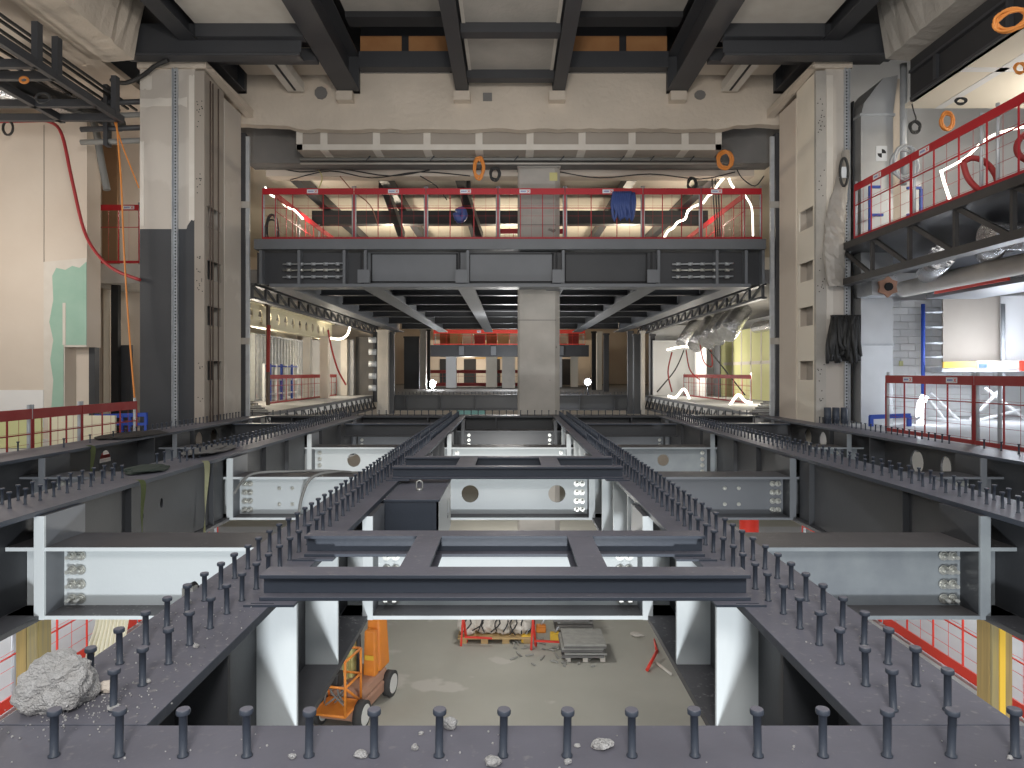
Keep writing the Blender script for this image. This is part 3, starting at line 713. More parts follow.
# central panels and cross members
for (ya, yb, lab) in ((9.6,yz(38,8.1),'upper'),(yz(40,8.1),yz(76,8.1),'lower')):
    t = thing('ceiling_panel', f'{lab} grey ceiling panel between the two narrow roof beams', 'panel', (0,ya,9.3))
    obj('board', B(-1.12,1.16,ya,yb,9.35,9.42), 'concrete', t); obj('edge_trim', B(-1.12,-1.04,ya,yb,9.33,9.35), 'joint', t); obj('edge_trim', B(1.08,1.16,ya,yb,9.33,9.35), 'joint', t)
for py in (35,80): 
    y = yz(py,7.95); tag(obj('cross_member', B(-1.15,1.18,y-.2,y+.12,9.12,9.35), 'ceil_steel'), f'{"upper" if py==35 else "lower"} slotted cross member between the narrow roof beams', 'beam')
for s, w in ((-1,'left'),(1,'right')):
    a, b = (-4.15,-1.5) if s<0 else (1.53,4.35)
    t = thing('ceiling_recess', f'dark ceiling recess with orange plywood strip, {w} of the centre panel', 'ceiling bay', ((a+b)/2,15,10))
    obj('soffit', B(a,b,9.5,17.6,10.3,10.4), 'concrete', t)
    obj('scalloped_edge', B(a,b,17.6,18.1,10.15,10.35), 'dark', t)
    m = 'woodstrip'
    mid = X_(404,19.2) if s<0 else X_(624,19.2)
    obj('plywood_strip', B(a,mid-.1,19.4,19.45,Z_(52,19.4),Z_(36,19.4)), m, t); obj('plywood_strip', B(mid+.1,b,19.4,19.45,Z_(52,19.4),Z_(36,19.4)), m, t)
    obj('steel_beam', B(a,b,19.2,19.5,Z_(67,19.2),Z_(51,19.2)), 'ceil_steel', t)
    obj('back_wall', B(a,b,19.46,19.6,9.6,10.9), 'dark', t)
    # outer bays
    a, b = (-7.3,-4.8) if s<0 else (4.95,7.3)
    t = thing('ceiling_panel', f'beige ceiling panel over the {w} outer bay', 'panel', ((a+b)/2,12,9.4))
    obj('board', B(a,b,9.6,yz(33,8.0),9.3,9.38), 'joint', t)
    obj('board', B(a,b,yz(62,8.0),19.5,9.5,9.58), 'plaster', t)
    t = thing('cross_member', f'pair of dark cross members over the {w} outer bay', 'beam', ((a+b)/2,16,9))
    y = yz(36,7.9); obj('member', B(a,b,y-.2,y+.1,9.0,9.3), 'ceil_steel', t)
    y = yz(57,7.9); obj('member', B(a-(2 if s<0 else 0),b+(2 if s>0 else 0),y-.15,y+.1,8.95,9.25), 'ceil_steel', t)
    # light strip profile
    xx = (-6.15,-5.7) if s<0 else (5.85,6.3)
    t = thing('light_channel', f'pale slotted channel running under the {w} outer bay ceiling', 'channel', (xx[0],17,8.9))
    obj('channel', B(xx[0],xx[1],17.35,19.4,9.0,9.25), 'joint', t); obj('slot', B(sum(xx)/2-.03,sum(xx)/2+.03,17.2,19.3,8.985,9.0), 'dark', t)
    # outer dark cross beam and concrete downstand
    a, b = (-9.0,-4.9) if s<0 else (5.0,9.0)
    t = thing('roof_cross_beam', f'deep dark cross beam above the {w} jointed column', 'beam', ((a+b)/2,16.4,8.6))
    obj('web', B(a,b,16.42,16.46,8.72,9.4), 'ceil_steel', t); obj('bottom_flange', B(a,b,16.3,16.65,8.6,8.66), 'ceil_steel', t)
    obj('upper_web', B(a,b,13.9,13.95,9.0,9.8), 'ceil_steel', t)
    bm = bmesh.new()
    nn = 40; rings = []
    for i in range(nn+1):
        y = 8.5+(16.28-8.5)*i/nn; f = .55 if i > 32 else .15; j = lambda a_=.05: R.uniform(-a_,a_)*f
        rings.append([bm.verts.new((s*v[0],y,v[1])) for v in ((9.85,9.9),(9.82+j(.04),8.52+j(.03)),(9.4+j(),8.43+j(.02)),(8.75+j(),8.5+j(.04)),(8.62+j(.1),9.15+j(.06)),(8.5+j(.1),9.9))])
    for p, q in zip(rings, rings[1:]):
        for k in range(5): bm.faces.new((p[k],p[k+1],q[k+1],q[k]))
        bm.faces.new((p[5],p[0],q[0],q[5]))
    bm.faces.new(rings[0]); bm.faces.new(rings[-1][::-1])
    tag(obj('concrete_downstand', bm, 'concrete' if s>0 else 'spray'), f'rough concrete downstand beam running forward above the {w} column', 'beam')
struct('trim_19', B(-16,16,21.72,21.78,7.9,11.1), 'conc_dark')
struct('trim_12', B(-16,16,8,22,10.9,11.1), 'dark')

# ------------------------------------------------------------------ left side
t = thing('wall_panel', 'big stained plaster wall with a green board patch, far left', 'wall', (-12.5,18,-.5))
xr = X_(87,18)
xn0 = X_(65,18); zn = Z_(347,18)
obj('face', B(-16,xn0,18,18.6,-.5,Z_(122,18)), 'plaster', t)
obj('upper_face', B(xn0,xr,18,18.6,zn,Z_(122,18)), 'plaster', t)
def px_poly(pts, Y): return [(X_(a,Y),Z_(b,Y)) for a,b in pts]
bm = bmesh.new(); plate(bm, 'y', px_poly([(44,262),(87,258),(87,347),(65,347),(65,410),(44,410)],18), 17.985, 18.0); obj('filler_border', bm, 'joint', t)
bm = bmesh.new(); plate(bm, 'y', px_poly([(53,276),(57,268),(66,270),(73,266),(80,268),(87,262),(87,345),(68,345),(64,345),(64,410),(52,410),(54,380),(51,360),(54,340),(50,322),(54,300)],18), 17.97, 17.985); obj('green_board', bm, 'green', t)
obj('filler_strip', B(X_(63.5,18),X_(66.5,18),17.96,17.97,Z_(345,18),Z_(303,18)), 'joint', t)
obj('seam', B(X_(44,18)-.01,X_(44,18)+.012,17.99,18.0,Z_(262,18),Z_(125,18)), 'boardgrey', t)
obj('timber_stud', B(X_(69,18),X_(83,18),18.3,18.4,-.5,zn), 'plaster', t)
obj('dark_stud', B(X_(83,18),X_(89,18),18.25,18.45,-.5,zn), 'steel_web', t)
obj('white_skirting', B(-16,X_(44,18),17.97,18.0,-.2,Z_(390,18)), 'white', t)
# slit between the wall and the column
struct('trim_13', B(-14,-8.6,21.6,21.8,-.5,Z_(120,21.6)), 'plaster')
t = thing('floor_slab_edge', 'short concrete floor slab edge between the plaster wall and left column', 'slab', (-11,19.6,3.9))
obj('slab', B(-12,-8.95,19.4,21.5,Z_(283,19.4),Z_(264,19.4)), 'concrete', t)
barrier('short red barrier on the slab edge in the gap left of the left column', (X_(98,19.5),19.5), (X_(139,19.5),19.5), Z_(264,19.5), 1.65, lab=(.75,), nv=2, nw=0, band=.16)
tag(obj('slotted_post', B(X_(111,19.8),X_(118,19.8),19.8,19.95,-.5,Z_(283,19.8)), 'black'), 'black steel post under the slab edge left of the left column', 'post')
tag(obj('leaning_panel', B(X_(120,20),X_(131,20),20,20.1,-.5,Z_(345,20)), 'steel_web'), 'grey panel leaning in the gap left of the left column', 'panel')
tag(obj('brown_door_frame', B(X_(102,21.4),X_(117,21.4),21.4,21.55,4.3,Z_(145,21.4)), 'brownwood'), 'brown door frame on the upper level behind the orange cable', 'door frame')
tag(obj('vertical_hose', tube(bmesh.new(), [P(92,118,18.2),P(96,130,18.1),P(101,160,18.1),P(107,190,18.1)], .09, 8), 'greyhose'), 'thick grey hose hanging beside the plaster wall corner', 'hose')
tag(obj('red_hose', tube(bmesh.new(), [P(-10,122,17.4),P(30,121,17.5),P(50,122,17.5),P(62,135,17.4),P(72,180,17.4),P(84,230,17.4),P(98,255,17.2),P(115,270,17.0),P(140,280,16.8)], .04, 8), 'redhose'), 'red hose looping down over the plaster wall to the left column', 'hose')
tag(obj('orange_cable', tube(bmesh.new(), [P(116,118,16.6),P(121,180,16.6),P(124,250,16.6),P(129,330,16.6),P(135,402,16.4)], .022, 6), 'orangecable'), 'orange cable hanging straight down left of the left column', 'cable')
tag(obj('orange_cable', tube(bmesh.new(), [P(114,120,16.7),P(124,150,16.7),P(139,188,16.8)], .018, 6), 'orangecable'), 'short slanting orange cable left of the left column head', 'cable')
tag(obj('black_cable', tube(bmesh.new(), [P(111,80,16.9),P(125,83,16.8),P(142,76,16.7),P(155,66,16.6),P(168,60,16.5)], .05, 6), 'blackcable'), 'thick black cable swagged in front of the left column head', 'cable')
# hanging tray frame
t = thing('tray_support', 'grey steel tray frame hung from the ceiling at the upper left', 'frame', (-9.3,14,7.1))
for xx in (-9.2,-10.6):
    obj('rail', beam3(bmesh.new(), (xx,10.5,7.2),(xx,16.6,7.2),.12,.16), 'ceil_steel', t)
for yy in (12.4,13.6,14.15,15.6,16.45):
    obj('crossbar', beam3(bmesh.new(), (-12.8,yy,7.2),(-9.2,yy,7.2),.12,.16), 'ceil_steel', t)
for yy, z1 in ((13.6,8.0),(14.2,8.0),(16.3,8.1)):
    obj('hanger', B(-9.25,-9.13,yy-.08,yy+.08,7.2,z1), 'ceil_steel', t)
t = thing('cable_tray', 'bundle of dark cable trays running above the hanging frame', 'cable tray', (-10,14,7.9))
for k in range(7): obj('run', beam3(bmesh.new(), (-9.6-k*.22,9.5,7.95+.04*(k%2)),(-9.6-k*.22,18,7.95+.04*(k%2)),.05), 'blackcable', t)
t = thing('round_duct', 'dark round duct passing above the hanging frame', 'duct', (-10.4,14,7.5))
obj('duct', cyl(bmesh.new(), (-11.6,12,7.5),(-9.9,17.8,7.5),.17,14), 'blackcable', t)
tag(obj('foil_duct', cyl(bmesh.new(), P(-15,82,15.8), P(88,105,17.7), .34, 16), 'foil'), 'crinkled foil duct lying in the hanging frame at upper left', 'duct')
struct('ceiling', B(-16,-9.9,8,21.6,8.75,8.9), 'plaster')
t = thing('pipework', 'grey pipes and brackets in the ceiling gap beside the left column head', 'pipes', (-9.5,17.6,7))
for k in range(4): obj('pipe', cyl(bmesh.new(), (-10.6,17.3,6.9+k*.32),(-8.96,17.3,6.95+k*.32),.07,8), 'ceil_steel' if k%2 else 'greyhose', t)
obj('bracket', B(-10.0,-9.9,17.2,17.4,6.8,8.3), 'ceil_steel', t)
tag(obj('cable_coil', tube(bmesh.new(), [P(8+5*math.cos(a*.7),128+7*math.sin(a*.7),17.5-a*.01) for a in range(14)], .03, 6, k=2), 'blackcable'), 'small black cable coil in front of the plaster wall top', 'cable coil')
for (cx,cy,r,m,lab) in ((43,98,7,'blackcable','black cable coil hanging from the frame at upper left'),(24,80,4,'orangecable','orange cable loop hanging from the frame at upper left')):
    tag(obj('cable_coil', tube(bmesh.new(), [P(cx+r*math.cos(a*.6),cy+r*.7*math.sin(a*.6),13.9-a*.01) for a in range(16)], .025, 6, k=2), m), lab, 'cable coil')
# boards and frames standing behind the low barriers
t = thing('stacked_boards', 'cream insulation boards leaning behind the low left barriers', 'boards', (-11.3,15.5,-.5))
for k in range(3):
    obj('board', beam3(bmesh.new(), (-13.6+k*1.6,15.6+k*.1,-.12),(-12.1+k*1.6,15.6+k*.1,-.12),.06,.72), 'ygreen' if k < 2 else 'creamsteel', t)
t = thing('blue_stillage', 'blue steel frame standing by the foot of the left column', 'frame', (-9,16.4,-.5))
for px in (96,104,122,130,146): obj('upright', beam3(bmesh.new(), P(px,416,16.2), P(px,446,16.2), .06), 'blue', t)
obj('rail', beam3(bmesh.new(), P(95,416.5,16.2), P(147,414.5,16.2), .07,.09), 'blue', t)
obj('rail', beam3(bmesh.new(), P(95,424,16.2), P(147,424,16.2), .05,.06), 'blue', t)

# ------------------------------------------------------------------ right side
t = thing('air_duct', 'rectangular galvanised duct with a curved top bend beside the right column', 'duct', (9.1,17.2,-.05))
Yd = 17.2; xa, xb = X_(861,Yd), X_(893,Yd)
bm = bmesh.new()
zb = Z_(115,Yd); bx(bm, xa,xb,Yd,Yd+1.2,Z_(296,Yd),zb); obj('riser', bm, 'duct', t)
bm = bmesh.new()
prof = [(xa,zb),(xb,zb),(xb+.12,zb+.98),(xb-.25,zb+.9),(xa+.32,zb+.62),(xa+.08,zb+.3)]
plate(bm, 'y', prof, Yd, Yd+1.2); obj('bend', bm, 'duct', t)
obj('joint_flange', B(xa-.04,xb+.04,Yd-.04,Yd+1.2,zb-.03,zb+.03), 'galv', t)
obj('lower_riser', B(xa,xb,Yd,Yd+1.2,Z_(344,Yd),Z_(298,Yd)), 'duct', t)
obj('base_riser', B(xa,xb,Yd,Yd+1.2,-.05,Z_(345,Yd)), 'duct', t)
obj('joint_flange', B(xa-.03,xb+.03,Yd-.03,Yd+1.2,Z_(345.5,Yd),Z_(343.5,Yd)), 'galv', t)
bm = bmesh.new(); bx(bm, X_(876,Yd),X_(887,Yd),Yd-.012,Yd,Z_(161,Yd),Z_(146,Yd)); o = obj('survey_target', bm, 'label', t)
bm = bmesh.new(); cx, cz, r = X_(881.5,Yd), Z_(153.5,Yd), .105
for a0 in (0, math.pi):
    pts = [(cx,cz)]+[(cx+r*math.cos(a0+math.pi/2*k/6), cz+r*math.sin(a0+math.pi/2*k/6)) for k in range(7)]; plate(bm, 'y', pts, Yd-.018, Yd-.012)
obj('black_quadrants', bm, 'black', o)
obj('side_duct', B(X_(851,17.6),xa-.02,17.5,18.6,-.05,8.0), 'steel_web', t)
t = thing('conduit_pole', 'pale vertical pipe between the duct and the upper right ceiling', 'pipe', (9.5,16.6,4))
obj('pipe', cyl(bmesh.new(), P(903.5,64,17), P(903.5,185,17), .08, 10), 'galv', t)
obj('rough_plaster_strip', B(X_(893,17.6),X_(901,17.6),17.6,17.8,4.5,8.6), 'spray', t)
# plastic sheet bundle
bm = bmesh.new()
path = [P(846,150,16.7),P(843,175,16.6),P(836,215,16.6),P(834,250,16.6),P(836,286,16.6)]
rad = [.08,.14,.24,.26,.20]; sp = smooth_pts(path, 8); rings = []
for i, p in enumerate(sp):
    f = i/(len(sp)-1)*4; k = min(int(f),3); r = rad[k]+(rad[k+1]-rad[k])*(f-k)
    rings.append([bm.verts.new(p+Vector((math.cos(a)*r*(1+R.uniform(-.1,.1)), math.sin(a)*r*.45*(1+R.uniform(-.15,.15)), R.uniform(-.02,.02)))) for a in [2*math.pi*j/14 for j in range(14)]])
for a, b in zip(rings, rings[1:]):
    for j in range(14): bm.faces.new((a[j],a[(j+1)%14],b[(j+1)%14],b[j]))
bm.faces.new(rings[0][::-1]); bm.faces.new(rings[-1])
tag(obj('plastic_sheet', bm, 'sheet'), 'dusty crumpled plastic sheet hanging in front of the right column', 'plastic sheet')
t = thing('cable_coil', 'coiled black cable with white tag hanging on the right column channel', 'cable coil', P(843,175,16.5))
bm = bmesh.new(); tube(bm, [P(844+4*math.cos(a*.55),172+14*math.sin(a*.55),16.4-.004*a) for a in range(36)], .03, 6, k=2); obj('coil', bm, 'blackcable', t)
obj('tag', B(X_(839,16.3),X_(847,16.3),16.28,16.3,Z_(178,16.3),Z_(167,16.3)), 'label', t)
t = thing('hanging_net', 'tangled black netting bundle hanging halfway down the right column', 'netting', P(842,360,16.5))
bm = bmesh.new()
for k in range(34):
    px = R.uniform(831,857); a = P(px,316+R.uniform(0,6),16.7+R.uniform(-.15,.15)); b = P(px+R.uniform(-5,5),340+R.uniform(-5,5),16.5+R.uniform(-.2,.1)); c = P(px+R.uniform(-5,5),356+R.uniform(-8,8),16.6+R.uniform(-.1,.1)); tube(bm, [a,b,c], .045, 5, k=3)
obj('strands', bm, 'blackcable', t)
obj('backing', B(X_(831,16.85),X_(859,16.85),16.75,16.88,Z_(361,16.8),Z_(315,16.8)), 'black', t)
# upper right soffit and dark channel
t = thing('soffit_panel', 'large cream ceiling soffit above the upper right walkway', 'soffit', (12.5,12,7.4))
obj('board', B(9.25,15.9,7.5,16.4,7.4,7.5), 'cream', t)
obj('joint_strip', B(9.95,10.15,7.5,16.4,7.392,7.4), 'white', t)
obj('joint_strip', B(9.25,15.9,14.2,14.4,7.392,7.4), 'white', t)
obj('joint_strip', B(9.25,15.9,10.9,11.1,7.392,7.4), 'white', t)
t = thing('ceiling_channel', 'dark steel channel along the edge of the cream soffit', 'channel', (9.1,12,7.5))
obj('web', B(9.15,9.24,7.5,16.0,7.4,8.35), 'dark', t); obj('flange', B(9.08,9.24,7.5,15.9,7.40,7.46), 'ceil_steel', t)
obj('upper_flange', B(9.05,9.24,7.5,15.9,8.0,8.06), 'ceil_steel', t)
for y in (10.5,12.7,14.9): obj('bracket', B(9.06,9.14,y,y+.1,7.47,8.0), 'ceil_steel', t)
struct('wall_right', B(9.6,16,20.8,20.95,-.05,10.5), 'white')
def coil(px, py, Y, rx, ry, m, lab, turns=3, r=.025, tilt=0):
    n = 12*turns; pts = []
    for a in range(n+1):
        th = 2*math.pi*a/12; k = 1+.2*math.sin(a*.83+rx)
        pts.append(P(px+rx*k*math.cos(th), py+ry*k*math.sin(th)+tilt*math.cos(th), Y+.02*math.sin(a)))
    tag(obj('cable_coil', tube(bmesh.new(), pts, r, 6, k=2), m), lab, 'cable coil')
coil(1012,20,9.6,16,10,'orangecable','big tangled orange cable coil under the dark channel at the top right corner',4,.02,-4)
coil(947,121,15.2,6,8,'orangecable','orange cable coil hanging from the cream soffit over the walkway barrier',4,.025)
coil(915,127,16,5,5.5,'blackcable','small black cable coil hanging from the soffit near the duct',3,.02)
coil(961,101,14,5,3,'blackcable','flat black cable loop fixed to the cream soffit',2,.018)
coil(1020,68,11.5,5,5,'orangecable','faint orange cable loop at the right edge of the soffit',2,.015)
coil(905,163,15.6,12,15,'galv','grey blue hose coil hanging behind the walkway barrier end',3,.03)
tag(obj('hanging_wire', tube(bmesh.new(), [P(912,104,16),P(914,112,16),P(916,118,16),P(915,122,16)], .015, 5), 'blackcable'), 'thin wire holding the small black coil on the soffit', 'wire')
# lit tubes and hoses behind the upper barrier
tag(obj('light_tube', tube(bmesh.new(), [P(940,172,12.6),P(965,158,12.3),P(985,140,12),P(1005,131,11.7),P(1040,124,11.4)], .02, 8), 'tube'), 'glowing white light tube rising behind the upper right barrier', 'light tube')
tag(obj('light_tube', tube(bmesh.new(), [P(941,170,12.8),P(944,182,12.8),P(950,200,12.8)], .024, 8), 'tube'), 'short glowing tube bending down behind the upper right barrier', 'light tube')
tag(obj('red_hose', tube(bmesh.new(), [P(963,162,12),P(968,178,12),P(980,190,12),P(996,192,12),P(996,176,12),P(985,162,12),P(972,158,12),P(964,162,12)], .05, 8), 'reddull'), 'dull red hose loop behind the upper right barrier', 'hose')
tag(obj('red_hose', tube(bmesh.new(), [P(1030,130,11.5),P(1018,142,11.5),P(1019,155,11.5),P(1034,164,11.5)], .05, 8), 'reddull'), 'second red hose loop cut by the right edge of the picture', 'hose')
t = thing('site_cabinet', 'white cabinet with a dark side behind the end of the upper right barrier', 'cabinet', (10.4,17.5,4))
obj('door', B(X_(894,18),X_(919,18),17.9,18.3,4.2,Z_(182,18)), 'white', t); obj('side', B(X_(885,18)-.02,X_(893.5,18),17.95,18.3,4.2,Z_(185,18)), 'greyhose', t)
t = thing('blue_gate', 'blue tube frame standing on the walkway beside the duct', 'frame', (9.3,16.9,4))
for a, b in (((870,186),(870,238)),((870,187),(880,187)),((870,215),(883,215)),((921,189),(921,214)),((907,215),(921,215)),((907,188),(921,188))):
    obj('tube', beam3(bmesh.new(), P(a[0],a[1],16.95), P(b[0],b[1],16.95), .06), 'blue', t)
# walkway deck and the ducts beneath
tag(obj('walkway_deck', B(7.9,15.9,8.2,20.7,4.16,4.28), 'ceil_steel'), 'dark walkway deck carried by the truss on the right', 'deck')
tag(obj('foil_duct', cyl(bmesh.new(), (9.8,16.4,3.55),(9.0,14.6,3.62),.26,14), 'foil'), 'short crinkled foil duct behind the far end of the walkway truss', 'duct')
tag(obj('foil_duct', cyl(bmesh.new(), (10.2,14.9,3.75),(9.0,13.0,3.7),.26,14), 'foil'), 'middle crinkled foil duct behind the walkway truss', 'duct')
tag(obj('foil_duct', cyl(bmesh.new(), P(986,236,12.2), (10.9,12.4,3.6), .24,14), 'foil'), 'foil wrapped duct with an open end nearest the right edge', 'duct')
tag(obj('insulated_pipe', cyl(bmesh.new(), (9.9,17.6,3.31),(9.9,8.6,3.31),.2,18), 'joint'), 'long pale insulated pipe under the walkway', 'pipe')
tag(obj('large_duct', B(11.0,12.3,9,17.5,3.25,3.75), 'foil'), 'rectangular duct above the insulated pipe on the right', 'duct')
t = thing('pipe_flange', 'orange star shaped collar around a black pipe end under the walkway truss', 'pipe collar', P(887,287,16.3))
c0 = P(887,287,16.3)
bm = bmesh.new(); plate(bm, 'y', [(c0.x+math.cos(a*math.pi/6)*(.25 if a%2 else .19), c0.z+math.sin(a*math.pi/6)*(.25 if a%2 else .19)) for a in range(12)], 16.24, 16.3, [circ(c0.x,c0.z,.1,.1,12)]); obj('collar', bm, 'dustorange', t)
obj('pipe_end', cyl(bmesh.new(), (c0.x,16.2,c0.z),(c0.x,16.5,c0.z),.095,12), 'black', t)
obj('sleeve', B(X_(872,16.4),X_(896,16.4),16.4,17.1,Z_(295,16.4),Z_(277,16.4)), 'galv', t)
t = thing('cable_ladder', 'galvanised cable tray with a red rail under the right walkway', 'cable tray', (10.6,15,2.6))
obj('tray', B(10.4,11.7,9,17.5,3.05,3.15), 'bluegrey', t); obj('red_rail', B(10.3,10.36,14.5,17,3.12,3.18), 'redbright', t)
for y in (11,12.5,14,16): obj('hanger', B(10.35,10.42,y,y+.06,3.15,3.6), 'galv', t)
# scaffold platform with tubes
t = thing('scaffold_tower', 'blue and silver scaffold tower with rungs in front of the white block wall', 'scaffold', (10.6,18.6,-.05))
Ys = 18.6
for px in (923,1003): obj('upright', cyl(bmesh.new(), P(px,304,Ys), P(px,418,Ys), .05, 8), 'blue' if px==923 else 'galv', t)
for py in (312,327,343,357): obj('rung', cyl(bmesh.new(), P(924,py,Ys), P(942,py,Ys), .035, 8), 'galv', t)
for a, b in (((925,395),(960,440)),((930,393),(980,440)),((1000,390),(950,440)),((985,388),(1040,430)),((925,418),(1010,425)),((940,430),(1020,410))):
    obj('brace', cyl(bmesh.new(), P(a[0],a[1],Ys-.1), P(b[0],b[1],Ys-.1), .045, 8), 'white', t)
obj('platform', B(X_(935,Ys),X_(1040,Ys),Ys-.3,Ys+.6,Z_(372,Ys),Z_(367,Ys)), 'galv', t)
obj('toe_board', B(X_(968,Ys),X_(1010,Ys),Ys-.34,Ys-.3,Z_(369,Ys),Z_(361,Ys)), 'boardgrey', t)
t2 = thing('yellow_board', 'yellow plank with blue lettering lying on the scaffold platform', 'plank', P(950,365,Ys-.4))
obj('plank', B(X_(934,Ys),X_(968,Ys),Ys-.4,Ys-.35,Z_(368,Ys),Z_(362,Ys)), 'yellow', t2)
bm = bmesh.new()
for k in range(5): bx(bm, X_(968+k*1.9,Ys),X_(969.3+k*1.9,Ys),Ys-.41,Ys-.35,Z_(368,Ys),Z_(364,Ys))
obj('blue_mark', bm, 'blue', t2)
tag(obj('red_crate', B(X_(1011,Ys),X_(1034,Ys),Ys-.38,Ys-.1,Z_(371,Ys),Z_(361,Ys)), 'redbright'), 'red box on the scaffold platform at the right edge', 'box')
tag(obj('hanging_sheet', B(X_(943,18.9),X_(1000,18.9),18.9,18.96,Z_(362,18.9),Z_(296,18.9)), 'boardgrey'), 'grey board standing on the scaffold platform', 'board')
tag(obj('hanging_sheet', B(X_(1000.5,19),X_(1040,19),19,19.05,Z_(362,19),Z_(296,19)), 'white'), 'white board beside the grey board on the scaffold platform', 'board')
t = thing('block_wall', 'white painted block wall with faint courses behind the scaffold', 'wall', (11,20.3,-.05))
bm = bmesh.new()
for r_ in range(16):
    z0 = -.05+r_*.21
    for c_ in range(10):
        x0 = 9.75+c_*.45+(.22 if r_%2 else 0); bx(bm, x0+.006,x0+.444,20.3+R.uniform(0,.01),20.6,z0+.005,z0+.205)
obj('blocks', bm, 'white', t)
obj('paint_spot', B(X_(899,20.28),X_(903,20.28),20.27,20.29,Z_(366,20.28),Z_(361,20.28)), 'ygreen', t)
tag(obj('light_tube', tube(bmesh.new(), [P(925,396,17),P(921,404,17),P(920,416,17),P(922,430,17)], .09, 8), 'tubecool'), 'glowing cool white coil at the foot of the scaffold', 'light tube')
tag(obj('white_hose', tube(bmesh.new(), [P(896,427,16.6),P(908,424,16.6),P(920,417,16.6)], .04, 8), 'white'), 'white hose running along the girder to the glowing coil', 'hose')
t = thing('blue_trestle', 'low blue steel frame beside the duct foot on the right', 'frame', (9.4,16,-.05))
obj('rail', beam3(bmesh.new(), P(870,417,16.4), P(910,415.5,16.4), .07,.1), 'blue', t)
for px in (871,909): obj('leg', beam3(bmesh.new(), P(px,416,16.4), P(px,427,16.4), .08), 'blue', t)

# ------------------------------------------------------------------ side rooms beyond the columns
struct('wall_left', B(-12.2,-12.0,21,39.5,-.02,3.9), 'cream')
struct('wall_right', B(12.2,12.4,21,39.5,-.02,3.9), 'white')
struct('trim_14', B(-16,-7.5,21,43,3.9,4.3), 'conc_dark')
struct('trim_15', B(7.5,16,21,43,3.9,4.3), 'conc_dark')
t = thing('cellular_beam', 'cream coated beam with a row of round web holes in the left side room', 'beam', (-9.4,22,3.1))
bm = bmesh.new(); plate(bm, 'x', rect(21.5,37,2.95,3.75), -9.45, -9.41, [circ(22.4+1.0*k,3.35,.22,.22,12) for k in range(15)]); obj('web', bm, 'creamsteel', t)
obj('bottom_flange', B(-9.6,-9.25,21.5,37,2.9,2.95), 'creamsteel', t); obj('top_flange', B(-9.6,-9.25,21.5,37,3.75,3.8), 'creamsteel', t)
t = thing('stud_partition', 'open metal stud partition in the left side room', 'partition', (-11,28,0))
obj('track', B(-11.1,-10.95,30,38,-.02,.05), 'galv', t); obj('track', B(-11.1,-10.95,30,38,2.85,2.92), 'galv', t)
for k in range(18): obj('stud', B(-11.12,-10.93,30+k*.44,30.09+k*.44,.05,2.85), 'galv', t)
tag(obj('pale_wall', B(-11.5,-11.4,24,36,-.02,3.0), 'creamsteel'), 'cream board wall behind the stud partition', 'wall')
for (x,y,m,lab,w) in ((-9.6,33,'joint','pale door jamb in the left side room',.35),(-9.1,34.2,'plaster','tan pier in the left side room',.4),(-8.9,37.5,'joint','narrow white pier at the back of the left side room',.35)):
    tag(obj('pier', B(x-w/2,x+w/2,y,y+.4,-.02,3.0), m), lab, 'pier')
struct('door_1', B(-8.55,-7.6,38.8,38.9,-.02,3.2), 'conc_dark')
struct('trim_16', B(-11.8,-8.5,38,38.2,-.02,3.0), 'slab')
t = thing('blue_stillage', 'blue and silver frames stacked behind the barrier in the left side room', 'frames', (-10.4,31,0))
for k in range(7): obj('upright', beam3(bmesh.new(), (-10.3,29.3+k*.75,0),(-10.3,29.3+k*.75,1.6), .09), 'blue' if k%2 else 'label', t)
for zz in (.3,.9,1.5): obj('bar', beam3(bmesh.new(), (-10.3,29.3,zz),(-10.3,33.9,zz), .07), 'blue' if zz>1 else 'label', t)
tag(obj('light_tube', tube(bmesh.new(), [P(330,338,31),P(340,339,31.5),P(347,335,32),P(350,327,32)], .05, 8), 'tube'), 'bright lit tube at the end of the cream holed beam', 'light tube')
tag(obj('red_hose', tube(bmesh.new(), [P(328,330,31),P(332,350,31),P(338,370,31),P(346,385,31)], .04, 6), 'reddull'), 'thin red cord hanging in the left side room', 'hose')
tag(obj('red_pipe', beam3(bmesh.new(), P(269,325,25), P(268,372,25), .1), 'reddull'), 'dull red pipe hanging at the mouth of the left side room', 'pipe')
t = thing('services_stack', 'silver valves and brackets fixed beside the left atrium column', 'services', P(372,360,36))
for k in range(5): obj('valve', cyl(bmesh.new(), P(369,340+k*12,36), P(376,340+k*12,36), .16, 10), 'galv', t)
obj('riser', cyl(bmesh.new(), P(375,332,36.2), P(375,402,36.2), .12, 8), 'ceil_steel', t)
